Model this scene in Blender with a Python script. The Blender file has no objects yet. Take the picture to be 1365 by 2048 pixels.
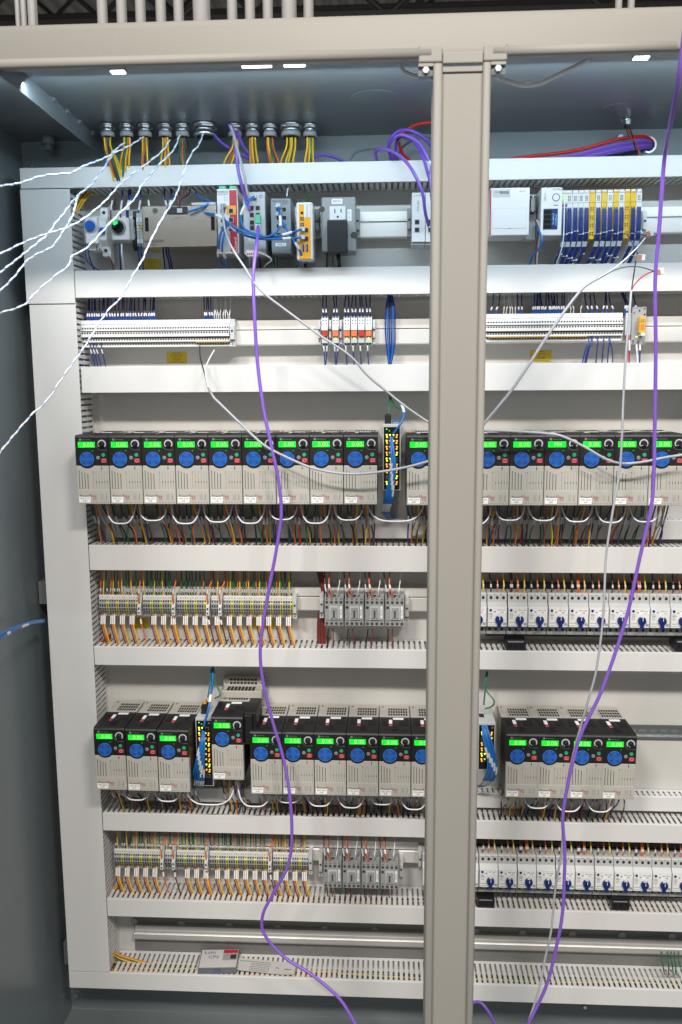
import bpy, math, random
from mathutils import Vector, Matrix
random.seed(7)
SC = bpy.context.scene
COL = SC.collection
# ------------------------------------------------------------------ camera model
F, YAW, PIT, ROLL, DIST = 1704.56, .0543448, -.1502623, .0061045, 1.97340435
def rotm():
    cy, sy = math.cos(YAW), math.sin(YAW); cp, sp = math.cos(PIT), math.sin(PIT); cr, sr = math.cos(ROLL), math.sin(ROLL)
    return Matrix(((cy,-sy,0),(sy,cy,0),(0,0,1))) @ Matrix(((1,0,0),(0,cp,-sp),(0,sp,cp))) @ Matrix(((cr,0,sr),(0,1,0),(-sr,0,cr)))
RM = rotm()
def ray(px, py): return RM @ Vector(((px-682.5)/F, 1, -(py-1024)/F))
def at(px, py, dep):
    d = ray(px, py); t = (DIST-dep)/d.y
    return Vector((d.x*t, -dep, d.z*t))
def X(px, py, dep): return at(px, py, dep).x
def Z(px, py, dep): return at(px, py, dep).z
def atz(px, py, z):
    d = ray(px, py); t = z/d.z
    return Vector((d.x*t, d.y*t-DIST, z))
cam = bpy.data.cameras.new('camera'); co = bpy.data.objects.new('camera', cam); COL.objects.link(co)
cam.sensor_fit = 'VERTICAL'; cam.sensor_height = 36; cam.lens = F/2048*36; cam.clip_start = .05; cam.clip_end = 100
m3 = Matrix((RM.col[0], RM.col[2], -RM.col[1])).transposed()
co.matrix_world = Matrix.Translation((0, -DIST, 0)) @ m3.to_4x4()
cam.dof.use_dof = True; cam.dof.focus_distance = 1.9; cam.dof.aperture_fstop = 6.5
SC.camera = co
# ------------------------------------------------------------------ materials
MATS = {}
def mat(name, col, rough=.5, metal=0., spec=.5, vary=.05, scale=40., emit=0., bump=0., bscale=200., coat=0., trans=0., alpha=1.):
    m = bpy.data.materials.new(name); m.use_nodes = True
    nt = m.node_tree; b = nt.nodes['Principled BSDF']
    b.inputs['Roughness'].default_value = rough; b.inputs['Metallic'].default_value = metal
    b.inputs['Specular IOR Level'].default_value = spec; b.inputs['Coat Weight'].default_value = coat
    b.inputs['Transmission Weight'].default_value = trans; b.inputs['Alpha'].default_value = alpha
    c = (*col, 1); tc = nt.nodes.new('ShaderNodeTexCoord')
    if vary > 0:
        n = nt.nodes.new('ShaderNodeTexNoise'); n.inputs['Scale'].default_value = scale; n.inputs['Detail'].default_value = 4
        nt.links.new(tc.outputs['Object'], n.inputs['Vector'])
        mx = nt.nodes.new('ShaderNodeMix'); mx.data_type = 'RGBA'
        mx.inputs[6].default_value = tuple(x*(1-vary) for x in col)+(1,); mx.inputs[7].default_value = tuple(min(1, x*(1+vary)) for x in col)+(1,)
        nt.links.new(n.outputs['Fac'], mx.inputs[0]); nt.links.new(mx.outputs[2], b.inputs['Base Color'])
    else: b.inputs['Base Color'].default_value = c
    if emit:
        b.inputs['Emission Color'].default_value = c; b.inputs['Emission Strength'].default_value = emit
    if bump:
        n2 = nt.nodes.new('ShaderNodeTexNoise'); n2.inputs['Scale'].default_value = bscale; n2.inputs['Detail'].default_value = 2
        nt.links.new(tc.outputs['Object'], n2.inputs['Vector'])
        bp = nt.nodes.new('ShaderNodeBump'); bp.inputs['Strength'].default_value = bump; bp.inputs['Distance'].default_value = .001
        nt.links.new(n2.outputs['Fac'], bp.inputs['Height']); nt.links.new(bp.outputs['Normal'], b.inputs['Normal'])
    MATS[name] = m
mat('duct', (.66,.655,.64), .32, vary=.02, scale=6, bump=.05, bscale=30)
mat('panelpaint', (.55,.54,.515), .28, vary=.03, scale=8, bump=.12, bscale=350)
mat('beige', (.302,.292,.266), .55, spec=.3, vary=.03, scale=5, bump=.25, bscale=260)
mat('innerpaint', (.150,.174,.182), .28, vary=.04, scale=4, bump=.2, bscale=260)
mat('black', (.008,.008,.009), .45, vary=.1, scale=30, bump=.1, bscale=500)
mat('blackgloss', (.006,.006,.007), .25, vary=0)
mat('dark', (.02,.02,.02), .7, vary=0)
mat('slot', (.075,.07,.06), .8, vary=0)
mat('faint', (.33,.31,.27), .6, vary=0)
mat('cream', (.43,.415,.37), .45, vary=.03, scale=30)
mat('greyplastic', (.30,.31,.31), .45, vary=.05, scale=40)
mat('midgrey', (.20,.205,.205), .45, vary=.05)
mat('lightgrey', (.50,.51,.51), .4, vary=.04)
mat('whiteplastic', (.74,.74,.73), .35, vary=.03)
mat('slippaper', (.55,.54,.52), .6, vary=.04)
mat('paper', (.82,.82,.80), .6, vary=.02)
mat('ink', (.03,.03,.035), .6, vary=0)
mat('greyink', (.22,.22,.22), .6, vary=0)
mat('redink', (.35,.02,.03), .5, vary=0)
mat('blueink', (.02,.05,.35), .5, vary=0)
mat('bluekey', (.005,.095,.44), .35, vary=.03)
mat('bluekeyline', (.12,.30,.60), .4, vary=0)
mat('navyplastic', (.005,.022,.15), .35, vary=.05)
mat('greenkey', (.01,.35,.16), .4, vary=0)
mat('redkey', (.45,.03,.05), .4, vary=0)
mat('screen', (.003,.66,.025), .3, vary=0, emit=.60)
mat('digit', (.30,1.,.20), .3, vary=0, emit=.85)
mat('amber', (1.,.42,.02), .3, vary=0, emit=1.7)
mat('yellowled', (.85,1.,.05), .3, vary=0, emit=2.2)
mat('greenled', (.1,1.,.1), .3, vary=0, emit=2.)
mat('greenlamp', (.02,.75,.12), .2, vary=0, emit=.8)
mat('whiteled', (.85,.93,1.), .3, vary=0, emit=5)
mat('oled', (.2,.6,.9), .3, vary=0, emit=.8)
mat('steel', (.60,.61,.62), .28, 1., vary=.06, scale=80)
mat('alu', (.80,.78,.74), .35, .45, vary=.05, scale=20)
mat('brushed', (.74,.69,.62), .24, 1., vary=.05, scale=15)
mat('zinc', (.42,.45,.46), .32, 1., vary=.12, scale=120)
mat('switchgrey', (.25,.28,.30), .45, vary=.03)
mat('redpaint', (.50,.02,.035), .4, vary=.03)
mat('yellowplastic', (.85,.50,.005), .4, vary=.04)
mat('orangeplastic', (.88,.38,.005), .4, vary=.03)
mat('peyellow', (.72,.60,.05), .4, vary=.05)
mat('pegreen', (.03,.22,.05), .4, vary=.05)
mat('mint', (.10,.50,.30), .4, vary=.03)
mat('sticker', (.62,.45,.02), .5, vary=.05)
mat('relayred', (.50,.05,.03), .25, vary=.05)
mat('relaylit', (.75,.18,.06), .25, vary=.05, emit=.15)
mat('orangelever', (.50,.17,.06), .35, vary=.05)
mat('ferrule', (.015,.09,.42), .4, vary=.05)
mat('cablegrey', (.78,.80,.82), .7, vary=.05, spec=.2)
mat('alurail', (.55,.54,.52), .42, .55, vary=.06)
mat('plugdisc', (.36,.37,.38), .5, vary=.03)
mat('conduitsteel', (.85,.85,.86), .22, .6, vary=.04)
mat('galv', (.20,.20,.19), .42, .3, vary=.12, scale=60)
mat('amberglass', (.85,.42,.03), .25, vary=.05)
mat('clear', (.55,.60,.66), .15, vary=.1, spec=.8)
mat('goldmark', (.42,.27,.05), .5, vary=.05)
for n, c in dict(w_black=(.012,.012,.014), w_brown=(.085,.03,.018), w_orange=(.64,.15,.025), w_yellow=(.78,.52,.01), w_green=(.01,.13,.055),
                 w_navy=(.008,.030,.19), w_blue=(.010,.14,.44), w_purple=(.21,.10,.52), w_dpurple=(.13,.06,.42), w_grey=(.36,.37,.40), w_white=(.80,.81,.84),
                 w_red=(.52,.012,.012), w_dkred=(.25,.03,.03), w_teal=(.01,.12,.12), w_dgrey=(.10,.12,.14), w_strandblue=(.05,.24,.60)).items():
    mat(n, c, .38, vary=.06, scale=60, spec=.5)
mat('sleeve', (.55,.56,.56), .35, vary=.15, scale=300)
mat('sleevewhite', (.82,.80,.78), .4, vary=.1, scale=400)
mat('hallroof', (.17,.165,.15), .8, vary=.25, scale=2)
mat('trussblack', (.012,.012,.012), .6)
mat('cardboardgrey', (.13,.14,.16), .6, vary=.1)
# ------------------------------------------------------------------ mesh builder
TEXT = {}
def textmesh(s):
    if s not in TEXT:
        cu = bpy.data.curves.new('t', 'FONT'); cu.body = s; cu.size = 1; cu.resolution_u = 2
        o = bpy.data.objects.new('t', cu); me = bpy.data.meshes.new_from_object(o)
        vs = [tuple(v.co) for v in me.vertices]; fs = [tuple(p.vertices) for p in me.polygons]
        w = max([v[0] for v in vs] or [0]); w0 = min([v[0] for v in vs] or [0])
        TEXT[s] = (vs, fs, w0, w); bpy.data.objects.remove(o); bpy.data.curves.remove(cu); bpy.data.meshes.remove(me)
    return TEXT[s]
def smoothpath(pts, sub=6):
    P = [Vector(p) for p in pts]
    if len(P) < 3: return P
    Q = [P[0]*2-P[1]] + P + [P[-1]*2-P[-2]]; out = []
    for i in range(1, len(Q)-2):
        a, b, c, d = Q[i-1], Q[i], Q[i+1], Q[i+2]
        for k in range(sub):
            t = k/sub
            out.append(.5*((2*b)+(c-a)*t+(2*a-5*b+4*c-d)*t*t+(3*b-a-3*c+d)*t**3))
    out.append(P[-1]); return out
class MB:
    def __init__(s): s.v=[]; s.f=[]; s.m=[]; s.s=[]; s.mats=[]
    def mi(s, n):
        if n not in s.mats: s.mats.append(n)
        return s.mats.index(n)
    def add(s, vs, fs, m, smooth=False):
        o = len(s.v); k = s.mi(m); s.v += [tuple(v) for v in vs]
        for f in fs: s.f.append(tuple(i+o for i in f)); s.m.append(k); s.s.append(smooth)
        return s
    def box(s, x0, x1, y0, y1, z0, z1, m):
        x0,x1=min(x0,x1),max(x0,x1); y0,y1=min(y0,y1),max(y0,y1); z0,z1=min(z0,z1),max(z0,z1)
        return s.add([(x0,y0,z0),(x1,y0,z0),(x1,y1,z0),(x0,y1,z0),(x0,y0,z1),(x1,y0,z1),(x1,y1,z1),(x0,y1,z1)],
              [(0,3,2,1),(4,5,6,7),(0,1,5,4),(1,2,6,5),(2,3,7,6),(3,0,4,7)], m)
    def prism(s, pts, ax, a, b, m, smooth=False):
        n = len(pts)
        def P(p, t): return (t,p[0],p[1]) if ax=='x' else ((p[0],t,p[1]) if ax=='y' else (p[0],p[1],t))
        vs = [P(p,a) for p in pts]+[P(p,b) for p in pts]
        s.add(vs, [tuple(range(n)), tuple(range(2*n-1,n-1,-1))], m)
        o = len(s.v)-2*n; k = s.mi(m)
        for i in range(n):
            j=(i+1)%n; s.f.append((o+i,o+n+i,o+n+j,o+j)); s.m.append(k); s.s.append(smooth)
        return s
    def cyl(s, c, r, ax, h, m, n=16, r2=None, a0=0.):
        r2 = r if r2 is None else r2
        def P(a, rr, t):
            u, w = rr*math.cos(a), rr*math.sin(a)
            return (c[0]+t, c[1]+u, c[2]+w) if ax=='x' else ((c[0]+u, c[1]+t, c[2]+w) if ax=='y' else (c[0]+u, c[1]+w, c[2]+t))
        vs = [P(2*math.pi*i/n+a0, r, 0) for i in range(n)]+[P(2*math.pi*i/n+a0, r2, h) for i in range(n)]
        s.add(vs, [tuple(range(n)), tuple(range(2*n-1,n-1,-1))], m)
        o = len(s.v)-2*n; k = s.mi(m)
        for i in range(n):
            j=(i+1)%n; s.f.append((o+i,o+n+i,o+n+j,o+j)); s.m.append(k); s.s.append(n>8)
        return s
    def ring(s, cx, cz, r0, r1, a0, a1, y, m, n=12, th=.0004):
        vs=[]
        for i in range(n+1):
            a = math.radians(a0+(a1-a0)*i/n); ca, sa = math.cos(a), math.sin(a)
            for yy in (y, y-th):
                vs += [(cx+r0*ca, yy, cz+r0*sa), (cx+r1*ca, yy, cz+r1*sa)]
        fs=[]
        for i in range(n):
            o=i*4; p=o+4
            fs += [(o+2,o+3,p+3,p+2),(o,p,p+1,o+1),(o+1,p+1,p+3,o+3),(o,o+2,p+2,p)]
        fs += [(0,1,3,2), (n*4,n*4+2,n*4+3,n*4+1)]
        return s.add(vs, fs, m)
    def tube(s, pts, r, m, n=7, sub=6, raw=False):
        P = [Vector(p) for p in pts] if raw else smoothpath(pts, sub)
        vs=[]; up = Vector((0,1,0)); u = None
        for i, p in enumerate(P):
            t = (P[min(i+1,len(P)-1)]-P[max(i-1,0)]).normalized()
            if u is None:
                u = t.cross(up)
                if u.length < .1: u = t.cross(Vector((1,0,0)))
            else: u = u - t*u.dot(t)
            u.normalize(); w = t.cross(u)
            for k in range(n):
                a = 2*math.pi*k/n; vs.append(p+(u*math.cos(a)+w*math.sin(a))*r)
        fs = [(i*n+k, i*n+(k+1)%n, (i+1)*n+(k+1)%n, (i+1)*n+k) for i in range(len(P)-1) for k in range(n)]
        s.add(vs, fs, m, True)
        return s.add([vs[k] for k in range(n)]+[vs[-n+k] for k in range(n)], [tuple(range(n-1,-1,-1)), tuple(range(n,2*n))], m)
    def text(s, t, size, x, z, y, m, align='C', rot=0.):
        vs, fs, w0, w = textmesh(t)
        off = -(w0+w)/2 if align=='C' else (-w0 if align=='L' else -w)
        ca, sa = math.cos(rot), math.sin(rot); out=[]
        for a,b,_ in vs:
            a=(a+off)*size; b=(b-.33)*size
            out.append((x+a*ca-b*sa, y, z+a*sa+b*ca))
        return s.add(out, fs, m)
    def build(s, name, parent=None, bevel=0., loc=None, seg=2):
        me = bpy.data.meshes.new(name); me.from_pydata(s.v, [], s.f)
        for n in s.mats: me.materials.append(MATS[n])
        me.polygons.foreach_set('material_index', s.m); me.polygons.foreach_set('use_smooth', s.s); me.update()
        o = bpy.data.objects.new(name, me); COL.objects.link(o)
        if parent: o.parent = parent
        if loc is not None: o.location = loc
        if bevel:
            b = o.modifiers.new('bevel','BEVEL'); b.width=bevel; b.segments=seg; b.limit_method='ANGLE'; b.angle_limit=math.radians(50)
        return o
def tag(o, label, cat, group=None):
    o['label']=label; o['category']=cat
    if group: o['group']=group
    return o
def thing(name, label, cat, x=0, z=0, group=None, y=0.):
    o = bpy.data.objects.new(name, None); o.empty_display_size=.01; COL.objects.link(o); o.location=(x,y,z)
    return tag(o, label, cat, group)
KIDS = {}
def dup(root, x, z, label, group=None, y=None, skip=()):
    r = root.copy(); COL.objects.link(r); r.location = (x, root.location.y if y is None else y, z); r['label']=label
    if group: r['group']=group
    if root not in KIDS: KIDS[root] = [(c, list(c.children)) for c in root.children]
    for ch, gr in KIDS[root]:
        if ch.name.split('.')[0] in skip: continue
        c = ch.copy(); COL.objects.link(c); c.parent = r
        for g in gr:
            d = g.copy(); COL.objects.link(d); d.parent = c
    return r
ORD = ['first','second','third','fourth','fifth','sixth','seventh','eighth','ninth','tenth','eleventh','twelfth','thirteenth','fourteenth','fifteenth',
       'sixteenth','seventeenth','eighteenth','nineteenth']
def nth(i):
    i += 1
    if i < 20: return ORD[i-1]
    t = {2:'twenty',3:'thirty',4:'forty',5:'fifty',6:'sixty',7:'seventy',8:'eighty'}[i//10]
    return (t[:-1]+'ieth') if i%10==0 else t+'-'+ORD[i%10-1]
def rj(a): return random.uniform(-a, a)
CN = {'w_black':'black','w_brown':'brown','w_orange':'orange','w_yellow':'yellow','w_green':'green','w_navy':'dark blue','w_blue':'bright blue','w_purple':'purple',
      'w_grey':'grey','w_white':'white','w_red':'red','w_dkred':'dark red','w_teal':'teal','w_dgrey':'dark grey'}
# wires are counted per place and colour so that every label can say which one it is
WC = {}
def wire(name, pts, r, m, where, group, sleeves=(), sub=5, n=6, cat='wire', swm='sleeve', swr=1.35):
    """a wire with printed sleeves: sleeves = list of (t0, t1) along its path"""
    k = (where, m); i = WC.get(k, 0); WC[k] = i+1
    o = MB().tube(pts, r, m, n, sub).build(name)
    tag(o, f"{nth(i)} {CN[m]} wire {where}", cat, group)
    if sleeves:
        P = smoothpath(pts, 8); L=len(P)-1
        for a,b in sleeves:
            q = P[int(a*L):max(int(b*L),int(a*L)+1)+1]
            if len(q)>1: MB().tube(q, r*swr, swm, n, raw=True).build('marker_sleeve', o)
    return o
PI = math.pi
# ================================================================== the cabinet
ZT, ZF, XL, XR = .545, -1.64, -.834, 1.12      # inside roof, floor, left wall, right wall
FD = .50                                        # opening depth in front of the mounting panel
cab = thing('control_cabinet', 'tall beige steel control cabinet with its doors open and a centre post in front', 'cabinet', 0, ZF)
def cpart(mb, name, bevel=0., parent=cab, seg=2):
    o = mb.build(name, parent, bevel, seg=seg); 
    if parent is cab: o.location = (0,0,-ZF)
    return o
cpart(MB().box(XL, XR, .03, .033, ZF, ZT, 'innerpaint'), 'back_wall')
cpart(MB().box(XL-.003, XL, -FD-.6, .033, ZF, ZT+.03, 'innerpaint'), 'side_wall')
cpart(MB().box(XR, XR+.003, -FD, .033, ZF, ZT+.03, 'innerpaint'), 'side_wall')
cpart(MB().box(XL, XR, -FD+.02, .0295, ZT, ZT+.003, 'innerpaint'), 'roof_panel')
cpart(MB().box(XL-.1, XR, -FD-.3, .0295, ZF-.003, ZF, 'innerpaint'), 'floor_panel')
# header: one pressed section with a rounded lower bead
hb, ht = .5198, .588
prof = [(-FD,hb+.012),(-FD-.001,hb+.004),(-FD+.001,hb),(-FD+.006,hb-.001),(-FD+.012,hb+.001),(-FD+.03,hb+.003),(-FD+.03,ht-.002),(-FD+.016,ht),(-FD+.008,ht-.0015),(-FD+.003,ht-.006),(-FD,ht-.014)]
prof = [(a, b) for a, b in prof]
hd = MB()
hd.prism(prof, 'x', XL-.1, XR+.05, 'beige', True)
hd.prism([(-FD+.0,hb+.013),(-FD-.0035,hb+.010),(-FD-.005,hb+.005),(-FD-.0035,hb),(-FD,hb-.003),(-FD+.004,hb-.001),(-FD+.004,hb+.013)], 'x', XL-.1, .0697, 'beige', True)
hd.prism([(-FD+.0,hb+.013),(-FD-.0035,hb+.010),(-FD-.005,hb+.005),(-FD-.0035,hb),(-FD,hb-.003),(-FD+.004,hb-.001),(-FD+.004,hb+.013)], 'x', .1684, .457, 'beige', True)
cpart(hd, 'header_beam')
cpart(MB().box(XL-.1, XR+.05, -FD+.0305, .06, ht-.006, ht-.001, 'beige'), 'top_sheet')
# centre post
px0, px1 = .0735, .1655
ps = MB()
zt = .507
def lip(x0,x1):
    return [(x0,-FD+.012),(x0,-FD-.003),(x0+.003,-FD-.006),(x1-.003,-FD-.006),(x1,-FD-.003),(x1,-FD+.012)]
ps.prism(lip(px0, px0+.0145), 'z', ZF, zt, 'beige', True)
ps.prism(lip(px1-.0125, px1), 'z', ZF, zt, 'beige', True)
ps.box(px0+.0145, px1-.0125, -FD+.003, -FD+.012, ZF, zt-.008, 'beige')
ps.box(px0, px0+.003, -FD+.012, -FD+.055, ZF, zt-.02, 'beige')
ps.box(px1-.003, px1, -FD+.012, -FD+.055, ZF, zt-.02, 'beige')
ps.box(px0+.015, px1-.013, -FD-.0005, -FD+.004, zt-.012, zt-.0035, 'beige')
cpart(ps, 'door_post', .0008)
# gussets where header meets post, with bolts
for s, xx in ((-1, px0), (1, px1)):
    g = MB()
    a, b = (xx-.024, xx+.0145) if s<0 else (xx-.0125, xx+.026)
    g.prism([(a,zt+.002),(b,zt+.002),(b,zt+.024),(b-.004 if s<0 else b,zt+.030),(a if s<0 else a+.004,zt+.030),(a,zt+.024)] if True else 0, 'y', -FD-.0035, -FD+.004, 'beige')
    cpart(g, 'corner_gusset', .0034, seg=4)
    c = MB(); cx = xx-.012 if s<0 else xx+.012
    c.box(cx-.012, cx+.012, -FD+.004, -FD+.02, zt-.016, zt+.0015, 'innerpaint')
    c.box(cx-.012, cx+.012, -FD-.002, -FD+.0035, zt-.003, zt+.0015, 'beige')
    k = cpart(c, 'bolt_bracket')
    q = MB().cyl((cx, -FD+.0035, zt-.008), .0055, 'y', -.005, 'steel', 6); o = q.build('bolt', k)
mid = MB().prism([(px0+.015,zt-.001),(px1-.013,zt-.001),(px1-.013,hb+.004),(px0+.015,hb+.004)],'y',-FD-.006,-FD+.002,'beige')
cpart(mid, 'header_tongue', .002)
# roof channel running front to back, with weld beads
fx = -.643
fl = MB().prism([(-.490,ZT),(.028,ZT),(.028,ZT-.036),(-.490,ZT-.036)],'x',fx-.003,fx,'innerpaint')

fo = cpart(fl, 'roof_channel')
for yy in (-.05,-.13,-.20,-.27): MB().cyl((fx+.001,yy,ZT-.003),.005,'y',.012,'innerpaint',8).build('weld_bead', fo)
# LED bars below the front of the roof
for (pa, pb, py) in ((222,252,146),(483,545,134),(567,612,132),(1267,1298,118)):
    A, B = atz(pa,py,ZT-.006), atz(pb,py,ZT-.006)
    l = MB().box(A.x,B.x,A.y-.008,A.y+.008,ZT-.004,ZT-.0005,'innerpaint'); lo = cpart(l, 'led_bar')
    MB().box(A.x+.001,B.x-.001,A.y-.007,A.y+.007,ZT-.006,ZT-.0042,'whiteled').build('diffuser', lo)
# bolts and plugs on the back wall
for (bx,by,r,m) in ((57,327,.012,'innerpaint'),(155,1987,.011,'steel'),(1240,277,.011,'steel'),(1169,2010,.008,'steel')):
    p = at(bx,by,-.028)
    o = cpart(MB().cyl((p.x,.0295,p.z),r,'y',-.003,'innerpaint' ,20), 'washer')
    MB().cyl((p.x,.0264,p.z),r*.62,'y',-.008,m,6).build('bolt_head', o)
p = atz(97,275,ZT-.002); cpart(MB().cyl((p.x,p.y,ZT),.014,'z',-.018,'innerpaint',14).cyl((p.x,p.y,ZT-.018),.009,'z',-.012,'innerpaint',8),'roof_plug')
p = atz(750,195,ZT); cpart(MB().cyl((p.x,p.y,ZT-.0002),.045,'z',-.0005,'innerpaint',32,r2=.043),'roof_cover_disc')
p = atz(1235,215,ZT); cpart(MB().cyl((p.x,p.y,ZT-.0002),.028,'z',-.0006,'innerpaint',28,r2=.027),'roof_cover_disc')
# mounting panel
mp = MB().box(-.80, 1.10, 0, .003, -1.500, .470, 'panelpaint')
cpart(mp, 'mounting_panel')
for (by0,by1,bx) in ((1163,1208,78),(1885,1928,128),(360,430,45)):
    a = at(bx,by0,.03); b = at(bx,by1,.03)
    cpart(MB().box(a.x-.001,a.x+.03,-.032,.002,b.z,a.z,'innerpaint'),'panel_bracket',.001)
# ================================================================== hall above the cabinet
hr = MB()
for i in range(90): hr.prism([(-12+i*.3,7.2),(-11.9+i*.3,7.2),(-11.85+i*.3,7.12),(-11.75+i*.3,7.12),(-11.7+i*.3,7.2),(-11.7+i*.3,7.22),(-12+i*.3,7.22)],'y',1.0,24,'hallroof')
o = hr.build('hall_ceiling'); o['kind']='structure'
for i,(yy,zz) in enumerate(((6.6,3.72),(9.6,4.98),(12.6,6.22))):
    t = MB(); 
    t.box(-9,9,yy,yy+.08,zz-.36,zz-.28,'trussblack'); t.box(-9,9,yy,yy+.08,zz+.5,zz+.58,'trussblack')
    for k in range(18):
        x0=-9+k*1.0+i*.3; t.tube([(x0,yy+.04,zz-.32 if k%2 else zz+.53),(x0+1.0,yy+.04,zz+.53 if k%2 else zz-.32)],.035,'trussblack',5,raw=True)
    o = t.build('roof_truss')
    tag(o, ('black zigzag roof truss nearest above the cabinet','black zigzag roof truss second behind the cabinet','black zigzag roof truss deepest in the hall ceiling')[i],'truss')
# ================================================================== conduits above and hubs below the roof
HUBS = [(215,.0105),(253,.0105),(290,.0105),(330,.0105),(365,.0105),(410,.018),(470,.0105),(505,.0105),(540,.0105),(582,.0155),(620,.0105)]
hubpos = []
for i,(hx,r) in enumerate(HUBS):
    p = atz(hx,248,ZT); x, y = p.x, p.y; hubpos.append((x,y,r))
    t = thing('conduit', f"bright steel conduit on the cabinet top, {nth(i)} of the eleven in the row"+(', thickest' if i==5 else ''), 'conduit', x, ht-.001, 'steel conduits rising from the cabinet top', y)
    MB().cyl((0,0,0), r, 'z', 1.3, 'conduitsteel', 20).build('pipe', t)
    MB().cyl((0,0,0), r*1.5, 'z', .012, 'zinc', 8).build('locknut', t)
    h = thing('conduit_hub', f"zinc conduit fitting under the cabinet roof, {nth(i)} from the roof channel"+(', wide and shiny' if i==5 else ''), 'conduit fitting', x, ZT, 'conduit fittings under the roof', y)
    R = r*1.35
    MB().cyl((0,0,0),R*1.05,'z',-.006,'zinc',20).cyl((0,0,-.009),R*.9,'z',-.008,'zinc',20).build('fitting_body', h)
    MB().cyl((0,0,-.006),R*1.15,'z',-.0035,'steel',8).build('locknut', h)
    MB().cyl((0,0,-.0165),R*1.0,'z',-.010,'steel' if i==5 else 'greyplastic',12).cyl((0,0,-.0268),R*.78,'z',-.0008,'dark',14).build('bushing', h)
for i,(hx,r) in enumerate(((36,.005),(48,.006),(66,.010))):
    p = at(hx,30,.05)
    t = thing('conduit', ('thin steel pipe at the far left of the pipes above the cabinet','second thin steel pipe at the left above the cabinet','thicker steel pipe beside the two thin ones at the left')[i],'conduit',p.x,ht-.001,'thin pipes above the cabinet corner',-.05)
    MB().cyl((0,0,0),r,'z',1.3,'conduitsteel',16).build('pipe',t)
for i,hx in enumerate((1238,1263)):
    p = at(hx,4,.05)
    t = thing('conduit', ('first of two steel pipes above the right end of the header','second of two steel pipes above the right end of the header')[i],'conduit',p.x,ht-.001,'pair of pipes above the header',-.05)
    MB().cyl((0,0,0),.007,'z',1.3,'conduitsteel',16).build('pipe',t)
p = atz(1255,238,ZT); HX = (p.x,p.y)
h = thing('conduit_hub','small chrome cord grip under the roof above the red cable','conduit fitting',p.x,ZT,None,p.y)
MB().cyl((0,0,0),.011,'z',-.004,'steel',14).cyl((0,0,-.004),.009,'z',-.008,'steel',6).build('fitting_body',h)
MB().cyl((0,0,-.012),.006,'z',-.006,'black',12).build('bushing',h)
# wires dropping out of the hubs
hubcol = [['w_yellow','w_orange','w_brown','w_green','w_yellow','w_yellow'],['w_yellow','w_orange','w_green','w_yellow','w_orange','w_yellow'],['w_yellow','w_orange','w_brown','w_yellow','w_black'],
  ['w_yellow','w_green','w_yellow','w_orange','w_yellow'],['w_green','w_orange','w_green','w_brown'],[],['w_yellow','w_orange','w_yellow'],['w_yellow','w_orange','w_yellow','w_brown','w_yellow'],
  ['w_orange','w_yellow','w_green','w_brown','w_orange'],['w_yellow','w_brown','w_yellow','w_yellow','w_brown','w_yellow'],['w_yellow','w_orange','w_yellow','w_green','w_yellow']]
for i,(x,y,r) in enumerate(hubpos):
    n = len(hubcol[i]); bend = (.018,-.012,-.004,-.002,.003,0,-.03,.004,.016,-.018,-.004)[i]
    for k,c in enumerate(hubcol[i]):
        a = (k+.5)/n*2-1
        wire('conduit_wire', [(x+a*r*.7, y+rj(.004), ZT-.012),(x+a*r*.7, y+rj(.004), ZT-.045),(x+a*r*1.0+bend*.5, y+rj(.006), ZT-.075),(x+a*r*1.2+bend, y+.01+rj(.006), .43)], .0020, c,
             f'hanging from the {nth(i)} roof fitting into the top duct', 'wires dropping from the roof fittings')
# ================================================================== slotted wire ducts
PITCH = .0127
def hduct(name_label, x0, x1, zb, zt_, dep=.09, covers=None, slotmid=True, start=0., inner=None):
    t = thing('wire_duct', name_label, 'wire duct', x0, zb, 'white slotted wiring ducts')
    L = x1-x0; H = zt_-zb; th=.0018
    cs = covers or [(0,L)]
    for a,b in cs:
        MB().box(a,b,-dep,-dep+.0022,0,H,'duct').box(a,b,-dep+.0022,-dep+.008,0,.0016,'duct').box(a,b,-dep+.0022,-dep+.008,H-.0016,H,'duct').build('duct_cover',t,.0008)
    for z in (.0018, H-.0018-th):
        s = MB(); s.box(0,L,-.010,0,z,z+th,'duct')
        s.box(0,L,-dep+.0024,-dep+.006,z,z+th,'duct')
        n=int((L-start)/PITCH)
        for i in range(n):
            xx = start+i*PITCH
            s.box(xx, xx+PITCH-.0050, -dep+.0061, -.0101, z, z+th, 'duct')
            s.box(xx-.0014, xx, -dep*.5-.002, -dep*.5+.002, z, z+th, 'duct')
            s.box(xx+PITCH-.0050, xx+PITCH-.0036, -dep*.5-.002, -dep*.5+.002, z, z+th, 'duct')
        s.build('slotted_side',t)
    MB().box(0,L,-.0012,-.0002,.0018,H-.0018,'duct').build('duct_back',t)
    return t
XD0 = -.682; XE = 1.06
DU = {}
def D(key,label,x0,zb,zt_,**k): DU[key]=(zb,zt_,hduct(label,x0,XE,zb,zt_,**k))
D('T','long white slotted duct along the cabinet top, under the roof fittings', -.7905,.4185,.4610, start=.13)
D('2','white duct between the network devices and the upper terminal strips', -.682,.188,.2455)
D('3','brightest white duct, above the upper row of motor drives', -.6785,-.0185,.0390)
D('4','white duct with wires entering from the upper motor drives', -.6815,-.422,-.3635)
D('5','white duct below the four upper contactors', -.6815,-.6485,-.6045)
D('6','white duct with wires entering from the lower motor drives', -.6815,-1.0635,-1.0187)
D('7','white duct below the four lower contactors', -.6815,-1.2885,-1.2430)
D('8','bottom white duct with coloured wires inside and paper lying on it', -.787,-1.4860,-1.4420, start=.11)
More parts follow.
